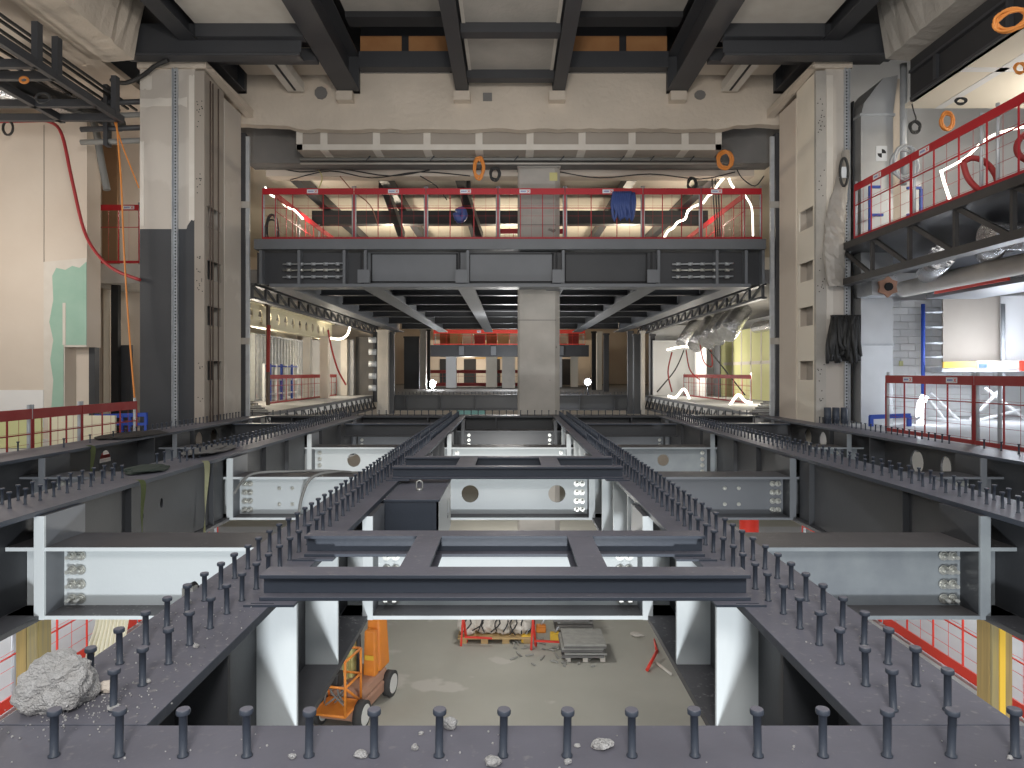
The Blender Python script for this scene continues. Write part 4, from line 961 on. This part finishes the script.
# right side room
t = thing('green_board_wall', 'yellow green plasterboard wall with white vertical joints in the right side room', 'wall', (11.3,30,0))
obj('board', B(11.3,11.4,25,37.5,-.02,3.3), 'ygreen', t)
bm = bmesh.new()
for k in range(8): bx(bm, 11.28,11.3,26+k*1.35,26.12+k*1.35,0,3.3)
bx(bm, 11.28,11.3,25,37,1.6,1.75); obj('joint_filler', bm, 'joint', t)
tag(obj('dark_opening', B(10.55,10.6,35.2,36.2,-.02,2.6), 'ceil_steel'), 'dark door leaf left of the green board wall', 'door')
tag(obj('white_pier', B(9.6,10.1,36,36.4,-.02,3.0), 'white'), 'white pier beside the dark door leaf in the right side room', 'pier')
struct('trim_17', B(7.9,10.6,38.6,38.8,-.02,3.0), 'white')
for k, (px, py, Y, m) in enumerate(((690,328,36,'galv'),(702,330,33,'galv'),(714,326,30,'foil'),(724,322,28,'foil'),(734,318,26.5,'bluegrey'))):
    nm = ['farthest','second farthest','middle','second nearest','nearest, bluish']
    a = P(px+9,py-9,Y); b = P(px-8,py+17,Y-.6)
    tag(obj('flexible_duct', cyl(bmesh.new(), a, b, .36, 14), 'foil'), f'slanting foil duct in the right side room, {nm[k]} of five', 'duct')
tag(obj('large_duct', cyl(bmesh.new(), (10.9,24,3.2),(10.9,31,3.2),.24,16), 'foil'), 'long foil duct under the ceiling of the right side room', 'duct')
tag(obj('light_tube', tube(bmesh.new(), [P(667,350,34),P(680,347,34),P(698,347,34)], .05, 8), 'tube'), 'horizontal lit tube in the right side room', 'light tube')
tag(obj('light_tube', tube(bmesh.new(), [P(668,396,33),P(676,397,33),P(684,389,33),P(690,400,33)], .05, 8), 'tube'), 'zigzag lit tube behind the barrier in the right side room, left one', 'light tube')
tag(obj('light_tube', tube(bmesh.new(), [P(730,405,27),P(738,395,27),P(745,401,27),P(752,403,27)], .05, 8), 'tube'), 'zigzag lit tube behind the barrier in the right side room, right one', 'light tube')
t = thing('hanging_cables', 'red and black cables slung across the right side room', 'cables', P(690,370,34))
for k, pts in enumerate(([(684,350),(675,370),(657,392)],[(686,350),(690,370),(700,380)],[(700,345),(704,362),(712,366),(711,350)],[(705,345),(725,370),(745,395)],[(672,352),(668,372),(672,392)])):
    obj('cable', tube(bmesh.new(), [P(a,b,33-k) for a,b in pts], .03, 6), 'reddull' if k in (1,2,4) else 'blackcable', t)

# far back fill
t = thing('site_cabin', 'distant pale walled rooms with a tan band at the back of the site', 'building', (0,70,0))
obj('wall', B(-9,9,70,70.3,-.02,4.5), 'plaster', t); obj('tan_band', B(-3.5,-.5,69.9,70,2.6,4.3), 'palletwood', t)
for x in (-7,-4.6,-2.2,3,5.2): obj('opening', B(x,x+1.2,69.9,70,-.0,2.6), 'dark', t)
t = thing('orange_netting', 'glowing orange netting and clutter on the far second bridge', 'netting', (0,60,3.4))
for k in range(12): obj('sheet', B(-6+k*1.0,-5.1+k*1.0,58+R.uniform(0,2),60.05,3.4,4.4+R.uniform(0,.6)), ['orangeglow','palletwood','cream','reddull'][k%4], t)
tag(obj('teal_sheet', B(X_(457,39.5),X_(485,39.5),39.5,39.6,-1.3,-.75), 'teal'), 'pale teal sheet in the gap under the distant girder', 'sheet')
struct('trim_18', B(-16,16,44,44.3,-5.8,-.3), 'plaster')

# lamp in the distance
t = thing('work_lamp', 'bright round work lamp standing on the distant girder', 'lamp', P(588,390,37.5))
c = P(588,382,37.5)
bm = bmesh.new(); cyl(bm, c+Vector((0,.1,0)), c+Vector((0,.3,0)), .22, 14); obj('housing', bm, 'black', t)
bm = bmesh.new(); cyl(bm, c+Vector((0,.02,0)), c+Vector((0,.1,0)), .15, 14); obj('lens', bm, 'lampglow', t)
obj('stand', cyl(bmesh.new(), c+Vector((0,.2,-.2)), Vector((c.x,c.y+.2,.02)), .04, 8), 'ceil_steel', t)
tag(obj('work_light', cyl(bmesh.new(), P(432,385,50), P(432,383,50)+Vector((0,.2,0)), .25, 12), 'lampglow'), 'small bright work light left of the bright pier', 'lamp')

# festoon light on the bridge ceiling and cables
YL = 22.05
tag(obj('light_string', tube(bmesh.new(), [P(x,y,YL) for x,y in ((664,238),(668,231),(673,228),(678,222),(685,219),(688,211),(695,206),(703,203),(708,196),(713,193),(717,186),(722,180),(727,175),(731,184),(734,188))], .035, 8, k=3), 'tube'), 'zigzag string of bright light above the right end of the bridge', 'light string')
tag(obj('light_string', tube(bmesh.new(), [P(x,y,YL) for x,y in ((741,190),(748,200),(752,210),(753,236))], .028, 8), 'tube'), 'short lit string hanging at the right end of the bridge', 'light string')
tag(obj('light_string', tube(bmesh.new(), [P(x,y,YL) for x,y in ((265,187),(271,195),(279,199),(287,207),(294,210),(303,219))], .03, 8), 'tube'), 'lit string running back along the left side of the bridge', 'light string')
coil(479,168,20.2,4.5,10,'orangecable','orange cable coil hanging below the bulkhead box, left of centre',4,.03)
coil(495,174,20.3,4.5,6,'blackcable','black cable coil hanging beside the orange one below the bulkhead',3,.025)
coil(725,160,20.0,7,8,'orangecable','orange cable coil hanging below the right end of the bulkhead',4,.03)
coil(272,231,22.0,6,14,'blackcable','grey cable coil standing at the left end of the bridge',3,.03)
coil(692,184,21.5,4,6,'blackcable','small dark coil hanging behind the bridge barrier on the right',3,.025)
t = thing('blue_cables', 'bundle of blue cables hung over the bridge barrier', 'cables', P(622,205,20.4))
for k in range(9):
    a = 614+k*2.1; obj('loop', tube(bmesh.new(), [P(a,192,20.38),P(a-2,204,20.3-.01*k),P(a+1+R.uniform(-1,1),214+R.uniform(-3,9),20.34),P(a+4,204,20.3),P(a+3,193,20.42)], .045, 6, k=3), 'bluecable', t)
tag(obj('blue_cable_bag', tube(bmesh.new(), [P(456,213+0,21.4),P(459,220,21.4),P(464,216,21.4),P(462,210,21.4),P(457,213,21.4)], .12, 7, k=3), 'bluecable'), 'small blue cable coil behind the bridge barrier left of centre', 'cable coil')
for k, (px, py) in enumerate(((378,178),(389,190),(462,178),(470,188),(636,180),(722,184))):
    pass
for (px, w, lab) in ((386,14,'left of centre'),(464,12,'just left of the concrete column')):
    t = thing('fan_unit', f'dark ceiling mounted unit above the bridge, {lab}', 'unit', P(px,200,23.5))
    obj('body', B(X_(px-w/2,23.5),X_(px+w/2,23.5),23.4,24.0,Z_(192,23.5),Z_(178,23.5)), 'dark', t, .03)
    obj('arm', beam3(bmesh.new(), P(px,190,23.5), P(px+16,236,26.5), .22, .3), 'ceil_steel', t)
t = thing('ceiling_cables', 'loose black and orange cables sagging under the ceiling above the bridge', 'cables', P(500,160,21.7))
for k, (pts, m) in enumerate((([(262,163),(300,172),(340,169),(390,176),(430,170)],'blackcable'),([(290,180),(330,171),(372,178),(420,172),(470,176)],'blackcable'),([(300,157),(420,158.5),(560,157.5),(722,158)],'orangecable'),([(560,172),(600,178),(650,174),(700,179),(735,172)],'blackcable'),([(420,176),(436,186),(447,200)],'blackcable'),([(340,176),(352,190),(370,205),(378,225)],'dustorange'),([(735,165),(742,178),(755,186),(764,176)],'blackcable'),([(310,160),(322,176),(318,190)],'machyellow'))):
    obj('cable', tube(bmesh.new(), [P(x,y,21.75) for x,y in pts], .018, 5, k=4), m, t)
t = thing('conduit_bundle', 'thin vertical conduits and clips fixed behind the bridge barrier near the right end', 'conduits', P(716,200,22))
for k in range(3): obj('conduit', cyl(bmesh.new(), P(712+k*3,176,22.1), P(716+k*2,238,22.1), .022, 6), 'ceil_steel', t)
t = thing('timber_offcuts', 'low stack of dark timber offcuts at the foot of the left column', 'timber', P(225,412,19.4))
for k in range(6): obj('batten', beam3(bmesh.new(), (-8.3+k*.05,20.4+k*.08,.04+k*.06),(-6.95-k*.12,20.35+k*.06,.05+k*.06), .12,.05), 'scrap' if k%2 else 'conc_dark', t)
t = thing('timber_offcuts', 'low heap of dark offcuts at the foot of the right column', 'timber', P(800,412,19.4))
for k in range(6): obj('batten', beam3(bmesh.new(), (8.2-k*.07,20.45+k*.07,.04+k*.06),(7.0+k*.1,20.4+k*.05,.05+k*.06), .12,.05), 'scrap' if k%2 else 'conc_dark', t)
t = thing('black_canisters', 'three short black cylinders standing at the foot of the right column', 'canisters', P(835,420,16.7))
for k in range(3): obj('cylinder', cyl(bmesh.new(), (7.55+k*.2,16.65,0.0),(7.55+k*.2,16.65,.38), .08, 12), 'steel', t)
# ------------------------------------------------------------------ straps and debris on the frame
def strap(lab, pts, w, m):
    bm = bmesh.new(); sp = smooth_pts([Vector(p) for p in pts], 6)
    L_ = []
    for i, p in enumerate(sp):
        k = Vector((math.cos(i*.12), math.sin(i*.12)*.4, 0))*w/2; L_.append((bm.verts.new(p-k), bm.verts.new(p+k)))
    for a, b in zip(L_, L_[1:]): bm.faces.new((a[0],a[1],b[1],b[0]))
    r_ = bmesh.ops.solidify(bm, geom=bm.faces[:], thickness=.006)
    tag(obj('lifting_strap', bm, m), lab, 'strap')
strap('pale green lifting strap hanging from the second left girder in front of its web', [(-4.15,9.4,.02),(-4.06,9.38,-.03),(-4.07,9.36,-.5),(-4.06,9.3,-.93)], .09, 'strap_pale')
strap('dark green lifting strap over the edge of the second left girder, nearer the camera', [(-4.15,7.75,.02),(-4.06,7.75,-.03),(-4.06,7.72,-.4),(-4.03,7.7,-.95)], .07, 'strap')
strap('olive lifting strap hanging from the outermost left girder', [(-6.9,11.45,.02),(-6.82,11.45,-.05),(-6.82,11.4,-.4),(-6.8,11.3,-.75)], .1, 'strap')
def rock(lab, c, s, m='rubble', seed=1, sub=3, name='rubble_lump'):
    rr = random.Random(seed); bm = bmesh.new(); bmesh.ops.create_icosphere(bm, subdivisions=sub, radius=1)
    from mathutils import noise
    for v in bm.verts:
        n = noise.noise(v.co*1.1+Vector((seed*3.1,0,0)))*.38+noise.noise(v.co*3.2+Vector((0,seed,0)))*.18+noise.noise(v.co*9)*.06
        v.co = v.co*(1+n); v.co = Vector((v.co.x*s[0], v.co.y*s[1], max(v.co.z,-.75)*s[2]))+Vector(c)
    zmin = min(v.co.z for v in bm.verts)
    bmesh.ops.translate(bm, vec=Vector((0,0,.001-zmin)), verts=bm.verts[:])
    return obj(name, bm, m) if lab is None else tag(obj(name, bm, m), lab, 'rubble')
rock('big rough lump of broken concrete on the left girder', (X_(60,2.53),2.535,.1), (.118,.115,.105), 'rubble', 3, 5, 'concrete_lump')
rock('flat tan chip of concrete beside the big lump', (X_(103,2.62),2.64,0), (.035,.03,.02), 'plaster', 5, 3, 'concrete_chip')
rock('pale crumb balanced on a stud head next to the big concrete lump', (-1.41,2.49,.15), (.022,.02,.012), 'rubble', 8, 2, 'concrete_crumb')
cr = [(292,759,.012,.009,'small white crumb by the left studs of the front girder'),(361,757,.021,.012,'white flake just left of the fifth front stud'),(450,729,.026,.024,'white crumb at the far edge of the front girder, left of centre'),(421,735,.009,.007,'tiny crumb left of the centre at the front girder edge'),(415,750,.012,.010,'round crumb below the tiny one on the front girder'),(493,765,.028,.016,'white lump cut by the bottom edge of the picture'),(602,748,.035,.014,'flat white flake on the front girder right of centre'),(577,747,.010,.006,'small crumb left of the flat white flake'),(568,764,.012,.009,'crumb at the bottom edge below the flat flake'),(196,648,.013,.010,'crumb on the left girder between its studs'),(189,604,.014,.014,'crumb between the outer studs of the left girder'),(148,683,.011,.008,'crumb on the left girder above the big lump'),(1010,760,.009,.008,'crumb near the bottom right corner')]
for i, (px, py, a, b, lab) in enumerate(cr):
    Y = 840/(py-VY); rock(lab, (X_(px,Y),Y,0), (a,a*.8,b), 'rubble', 20+i, 2, 'concrete_crumb')
bm = bmesh.new()
for k in range(420):
    if k > 260: x, y = R.gauss(-1.52,.09), R.gauss(2.5,.09)
    elif k < 150: x, y = R.uniform(-1.75,-1.25), R.uniform(2.3,3.6)
    elif k < 235: x, y = R.uniform(-1.7,1.8), R.uniform(1.95,2.36)
    else: x, y = R.uniform(1.25,1.7), R.uniform(2.4,4)
    r_ = R.uniform(.0015,.0045); bmesh.ops.create_icosphere(bm, subdivisions=1, radius=r_, matrix=Matrix.Translation((x,y,r_*.7)))
o = tag(obj('concrete_dust', bm, 'rubble'), 'scattered concrete grit on the nearest girder tops', 'grit'); o['kind'] = 'stuff'
# bundle on the second left girder
t = thing('tarpaulin_bundle', 'dark tarpaulin bundle lying on the second left girder among the studs', 'tarpaulin', (-4.4,8.4,0))
o = rock(None, (-4.45,8.55,.02), (.22,.34,.035), 'tarp', 31, 3, 'cloth'); l = wloc(o); o.parent = t; o.location = l-t.location
o = rock(None, (-4.5,10.5,.02), (.25,.7,.06), 'conc_dark', 33, 3, 'loose_stack'); tag(o, 'grey debris heap on the second left girder beyond the straps', 'debris')
o = rock(None, (-7.2,13.3,.02), (.4,.9,.03), 'blackcable', 35, 3, 'tarpaulin_sheet'); tag(o, 'flat dark sheet on the outermost left girder', 'sheet')
tag(obj('ground_hoses', tube(bmesh.new(), [(-3.9,9.9,-.5),(-3.8,10.3,-.29),(-3.2,10.45,-.27),(-2.6,10.6,-.29),(-2.1,12,-.6),(-1.95,14.3,-.27)], .02, 6), 'greyhose'), 'grey hose lying over the second cross beam on the left', 'hose')
tag(obj('ground_hose', tube(bmesh.new(), [(-3.05,10.05,-1.0),(-3.0,10.08,-.6),(-2.85,10.15,-.30),(-2.5,10.5,-.28),(-2.2,10.8,-.4)], .022, 6), 'greyhose'), 'pale hose bending down over the second cross beam on the left', 'hose')
t = thing('white_hoses', 'bunch of pale hoses hanging below the first left cross beam', 'hoses', P(110,650,9.0))
for k in range(9):
    obj('hose', tube(bmesh.new(), [P(99+k*4.2,600,9.2),P(97+k*3.6,625,9.1),P(88+k*4.5,655,9.0),P(84+k*6,700,9.0)], .028, 6), 'creamsteel', t)
t = thing('clamped_lamp', 'small black lamp fitting clipped on the edge of the left girder', 'lamp', (-1.76,3.3,.0))
obj('housing', cyl(bmesh.new(), P(190,589,3.9), P(196,586,3.9), .03, 10), 'black', t); obj('clip', B(-1.80,-1.74,3.84,3.9,-.05,.02), 'bolt', t)
tag(obj('red_canister', cyl(bmesh.new(), P(749,600,12), P(749,514,12), .16, 14), 'redbright'), 'bright red cylinder seen below the second right cross beam', 'canister')
# ------------------------------------------------------------------ mast lift on the floor below
G = -5.8
t = thing('mast_lift', 'orange self propelled mast lift with a tube basket parked on the floor below', 'access lift', (-3.2,14.6,G))
def along(u, v, z): # u forward (towards camera), v left->right
    a = Vector((-.22,-.97,0)); b = Vector((.97,-.22,0)); return Vector((-3.2,14.6,G))+a*u+b*v+Vector((0,0,z))
def ob(u0,u1,v0,v1,z0,z1,bm=None,taper=0):
    bm = bm or bmesh.new(); vs = [bm.verts.new(along(u,v,z)) for u,v,z in ((u0,v0,z0),(u1,v0,z0),(u1,v1,z0),(u0,v1,z0),(u0+taper,v0+taper,z1),(u1-taper,v0+taper,z1),(u1-taper,v1-taper,z1),(u0+taper,v1-taper,z1))]
    for f in ((0,3,2,1),(4,5,6,7),(0,1,5,4),(1,2,6,5),(2,3,7,6),(3,0,4,7)): bm.faces.new([vs[i] for i in f])
    return bm
obj('chassis', ob(-.95,.9,-.42,.42,.18,.42), 'dustorange', t, .04)
obj('turntable', ob(-.85,.5,-.4,.4,.42,.62,taper=.08), 'dustorange', t, .05)
for u in (-.72,.72):
    for v in (-.45,.45):
        w = obj('wheel', cyl(bmesh.new(), along(u,v-.08,.27), along(u,v+.08,.27), .27, 20), 'tyre', t)
        obj('hub', cyl(bmesh.new(), along(u,v-.09,.27), along(u,v+.09,.27), .20, 18), 'rim', w)
obj('counterweight', ob(-.95,-.42,-.02,.36,.62,1.75,taper=.05), 'orange', t, .05)
obj('side_cover', ob(-.40,-.2,.05,.33,.6,1.55,taper=.02), 'orange', t, .03)
obj('warning_label', ob(-.19,-.185,.1,.3,.95,1.05), 'yellow', t)
bm = bmesh.new(); ob(-.25,.0,-.34,-.10,.62,1.55,bm); obj('mast', bm, 'machyellow', t, .02)
obj('mast', ob(-.05,.08,-.28,-.16,.62,1.7), 'machyellow', t, .01)
obj('cylinder', cyl(bmesh.new(), along(-.1,.0,.62), along(-.1,.0,1.5), .05, 10), 'blackcable', t)
bk = []
bm = bmesh.new(); r_ = .025
P8 = [(.55,-.35),(1.25,-.35),(1.25,.35),(.55,.35)]
for z in (.45,1.0,1.5):
    for i in range(4): cyl(bm, along(*P8[i],z), along(*P8[(i+1)%4],z), r_, 8)
for q in P8: cyl(bm, along(*q,.45), along(*q,1.5), r_, 8)
cyl(bm, along(.55,.35,.45), along(1.25,.35,1.0), r_, 8); cyl(bm, along(.55,-.35,1.0), along(.2,-.2,1.3), r_, 8)
obj('basket_frame', bm, 'orange', t)
obj('basket_floor', ob(.55,1.25,-.35,.35,.42,.46), 'orange', t)
obj('control_box', ob(.9,1.15,-.2,.15,.9,1.2), 'blackcable', t, .03)
bm = bmesh.new()
for k in range(6): tube(bm, [along(.7+R.uniform(-.1,.3),R.uniform(-.3,.2),.5), along(.8+R.uniform(-.2,.2),R.uniform(-.2,.2),.8), along(.9,R.uniform(-.2,.2),1.1)], .02, 5, k=3)
obj('cables', bm, 'greyhose', t)
# floor debris
def yfl(py): return 7.0*F/(py-VY)
t = thing('pallet_stack', 'stack of grey boards on a pallet, right part of the debris on the floor below', 'pallet', (1.7,17.3,G))
Yp = yfl(661)
for k in range(3):
    x = 1.35+k*.42; obj('block', B(x,x+.12,Yp-.05,Yp+.1,G,G+.12), 'joint', t); obj('block', B(x,x+.12,Yp+.7,Yp+.85,G,G+.12), 'joint', t)
for k in range(6):
    dx, dy = R.uniform(-.06,.06), R.uniform(-.05,.05)
    obj('board', B(1.28+dx,2.3+dx,Yp-.1+dy,Yp+.95+dy,G+.125+k*.055,G+.17+k*.055), 'scrap' if k%2 else 'conc_dark', t)
t = thing('board_pile', 'taller pile of dark grey boards behind the pallet on the floor below', 'boards', (1.7,19,G))
for k in range(10):
    dx, dy = R.uniform(-.08,.08), R.uniform(-.06,.06); obj('board', B(1.2+dx,2.15+dx,18.5+dy,19.7+dy,G+.005+k*.07,G+.06+k*.07), 'scrap' if k%2 else 'conc_dark', t)
t = thing('pallet_load', 'sacks under black netting on a pale wooden pallet, left part of the floor debris', 'pallet', (-.5,18.4,G))
for k in range(4): obj('block', B(-1.3+k*.55,-1.12+k*.55,18.1,18.3,G,G+.13), 'palletwood', t)
obj('deck', B(-1.35,.55,18.05,19.3,G+.13,G+.17), 'palletwood', t)
for k in range(4):
    o = rock(None, (-1.1+k*.46,18.6,G), (.27,.45,.2), 'joint', 50+k, 3, 'sack'); l = o.location.copy(); o.parent = t; o.location = Vector((l.x,l.y,G+.17))-t.location
bm = bmesh.new()
for k in range(12): tube(bm, [(-1.3+k*.16,18.1,G+.25+R.uniform(-.05,.1)),(-1.2+k*.15+R.uniform(-.2,.2),18.25,G+.48),(-1.2+k*.16,18.7,G+.55)], .018, 5, k=3)
obj('netting', bm, 'blackcable', t)
for (px, py, h_, lab) in ((463,646,.75,'leftmost'),(533,650,.8,'middle'),(559,634,.6,'rightmost, behind the boards')):
    Y = yfl(py); x = X_(px,Y); t = thing('red_trestle', f'red trestle leg standing in the floor debris, {lab}', 'trestle', (x,Y,G))
    obj('leg', beam3(bmesh.new(), (x-.05,Y,G),(x,Y,G+h_), .05), 'redbright', t); obj('leg', beam3(bmesh.new(), (x+.08,Y+.25,G),(x,Y+.03,G+h_), .05), 'redbright', t); obj('bar', beam3(bmesh.new(), (x+.04,Y-.05,G+.25),(x+.75,Y-.05,G+.22), .045), 'redbright', t)
for i, (px, py) in enumerate(((526,642),(541,632),(555,640),(562,630))):
    Y = yfl(py); x = X_(px,Y); t = thing('yellow_clamp', ['yellow formwork clamp left of the boards on the floor below','orange clamp block farthest back in the floor debris','yellow clamp block beside the board pile','second yellow clamp at the back of the board pile'][i], 'clamp', (x,Y,G))
    obj('body', B(x-.13,x+.13,Y-.1,Y+.1,G,G+.2), 'yellow' if i != 1 else 'orange', t, .03); obj('handle', cyl(bmesh.new(), (x,Y,G+.2),(x+.1,Y,G+.34),.025,8), 'galv', t)
bm = bmesh.new()
for k in range(45):
    x, y = R.uniform(0,2.3), R.uniform(16.6,18.4); a = R.uniform(0,3.14); l_ = R.uniform(.05,.3)
    beam3(bm, (x,y,G+.03),(x+l_*math.cos(a),y+l_*math.sin(a),G+.04), .04,.03)
o = tag(obj('offcuts', bm, 'scrap'), 'scattered offcuts around the pallets on the floor below', 'offcuts'); o['kind'] = 'stuff'
t = thing('fallen_marker_post', 'orange and white marker sticks lying on the floor below at the right', 'marker', (3.6,17.6,G))
obj('orange_stick', cyl(bmesh.new(), P(654,639,18.5)*1, P(657,652,17.4), .03, 8), 'redbright', t)
def fl(px, py, dz=.05): Y = (7.0-dz)*F/(py-VY); return Vector((X_(px,Y),Y,G+dz))
obj('orange_stick', cyl(bmesh.new(), fl(657,651,.2), fl(647,670), .04, 8), 'redbright', t)
obj('white_stick', cyl(bmesh.new(), fl(653,660), fl(671,674), .035, 8), 'joint', t)
t = thing('paper_scraps', 'two pale rags on the floor below near the right marker sticks', 'rags', fl(640,635))
o = rock(None, (fl(637,634).x,fl(637,634).y,G), (.18,.15,.05), 'joint', 71, 2, 'rag'); l = o.location.copy(); o.parent = t; o.location = Vector((l.x,l.y,G))-t.location

# ------------------------------------------------------------------ light
W = bpy.data.worlds.new('World'); bpy.context.scene.world = W; W.use_nodes = True
W.node_tree.nodes['Background'].inputs[0].default_value = (.93,.96,1,1)
W.node_tree.nodes['Background'].inputs[1].default_value = .8
def lamp(kind, loc, power, col=(1,1,1), size=.3, rot=None, angle=None, target=None):
    l = bpy.data.lights.new('light', kind); l.energy = power; l.color = col
    if kind == 'AREA': l.size = size
    else: l.shadow_soft_size = size
    if angle: l.spot_size = math.radians(angle); l.spot_blend = .3
    o = bpy.data.objects.new('light', l); C.objects.link(o); o.location = loc
    if target is not None: o.rotation_euler = (Vector(target)-Vector(loc)).to_track_quat('-Z','Y').to_euler()
    return o
# spots behind the camera: a fill added above, a flood on the storey below
lamp('SPOT', (0,-2,3.5), 850, (1,.97,.93), .6, angle=120, target=(0,19,7.0))
lamp('SPOT', (.1,-3.5,-4.2), 3100, (.93,.97,1), .35, angle=110, target=(0,8,-.3))
lamp('POINT', (-.6,10.8,-1.6), 170, (1,.98,.92), .3)
lamp('POINT', (0,16.8,-1.4), 230, (1,.98,.93), .4)
for s in (-1,1):
    lamp('POINT', (s*9.5,8.0,-1.2), 330, (.95,.97,1), .4); lamp('POINT', (s*10.5,13.5,-1.2), 220, (.95,.97,1), .4)
for x in (-5,0,5): lamp('POINT', (x,30,5.6), 470, (1,.86,.66), .4)
lamp('POINT', (-6.6,24,6.2), 60, (1,.87,.7), .2); lamp('POINT', (6.4,24,6.2), 80, (1,.87,.7), .2)
lamp('POINT', (-9.9,27,2.4), 230, (1,.90,.74), .3); lamp('POINT', (-9.0,35,2.2), 180, (1,.90,.74), .3)
lamp('POINT', (9.6,27,1.6), 230, (1,.93,.82), .3); lamp('POINT', (9.2,35,1.8), 200, (1,.93,.82), .3)
lamp('POINT', (12.2,14.5,6.0), 260, (1,.93,.82), .4); lamp('POINT', (12.5,17.5,1.6), 230, (.84,.90,1), .4); lamp('POINT', (11.5,12.5,1.6), 90, (.84,.90,1), .4)
lamp('POINT', (-12.5,14.5,4.0), 260, (1,.93,.84), .5); lamp('POINT', (-10,20.8,6.0), 60, (1,.93,.84), .2); lamp('POINT', (-10,20.8,2.4), 22, (1,.93,.84), .2)  # unseen fill lamps added for the left wall and the gap beside it
lamp('POINT', (0,50,1.8), 500, (.9,.95,1), .4); lamp('POINT', (0,62,5.2), 800, (1,.8,.55), .5); lamp('POINT', (-4,66,2), 400, (1,.93,.8), .5)
lamp('POINT', (10.0,16.9,.5), 45, (.84,.9,1), .15)
lamp('POINT', (2.9,37.3,1.0), 150, (.95,.97,1), .15)
lamp('POINT', (0,29,-2.5), 500, (1,.96,.9), .4); lamp('POINT', (0,30,2.6), 350, (1,.97,.93), .4)
lamp('SPOT', (0,2,5.5), 1700, (1,.94,.86), .5, angle=95, target=(0,19.6,8.4))  # unseen spot added to brighten the concrete spandrel

cam = bpy.data.cameras.new('camera'); co = bpy.data.objects.new('camera', cam); C.objects.link(co)
co.location = (0,0,EYE); co.rotation_euler = (math.radians(90),0,0)
cam.sensor_width = 36; cam.lens = F*36/1024; cam.shift_x = (512-VX)/1024; cam.shift_y = -(384-VY)/1024
cam.clip_end = 300; cam.clip_start = .05
bpy.context.scene.camera = co
vs = bpy.context.scene.view_settings; vs.view_transform = 'Standard'; vs.look = 'None'; vs.gamma = 1; vs.exposure = 0.0; vs.use_curve_mapping = False

GR = {'plate_girder':'plate girders of the steel frame','cross_beam':'cross beams between the plate girders','ladder_frame':'ladder frames over the central opening',
 'timber_clad_post':'timber clad posts under the frame','mesh_barrier':'red mesh barriers around the site','column':'tall columns beside the bridge','guide_rail':'guide rails beside the columns',
 'edge_truss':'edge trusses at the side rooms','pier':'distant piers and columns','roof_beam':'roof beams running to the concrete beam','ceiling_panel':'ceiling panels between roof beams',
 'ceiling_recess':'ceiling recesses with plywood strips','light_channel':'pale channels under the ceiling','roof_cross_beam':'deep cross beams over the columns','concrete_downstand':'concrete downstand beams over the columns',
 'cable_coil':'cable coils hanging around the site','light_tube':'lit tubes','light_string':'lit strings on the bridge','flexible_duct':'slanting foil ducts in the right side room','foil_duct':'foil ducts',
 'lifting_strap':'lifting straps on the left girders','concrete_crumb':'concrete crumbs on the girders','red_trestle':'red trestles in the floor debris','yellow_clamp':'clamps in the floor debris',
 'orange_cable':'orange cables left of the column','red_hose':'red hoses','fan_unit':'ceiling units above the bridge','bridge':'steel bridges across the atrium','cross_member':'cross members of the roof','hanging_sheet':'boards on the scaffold platform','timber_offcuts':'timber heaps at the column feet'}
for o in list(bpy.data.objects):
    if o.parent is None and 'category' in o:
        k = o.name.split('.')[0]
        if k in GR and 'group' not in o: o['group'] = GR[k]
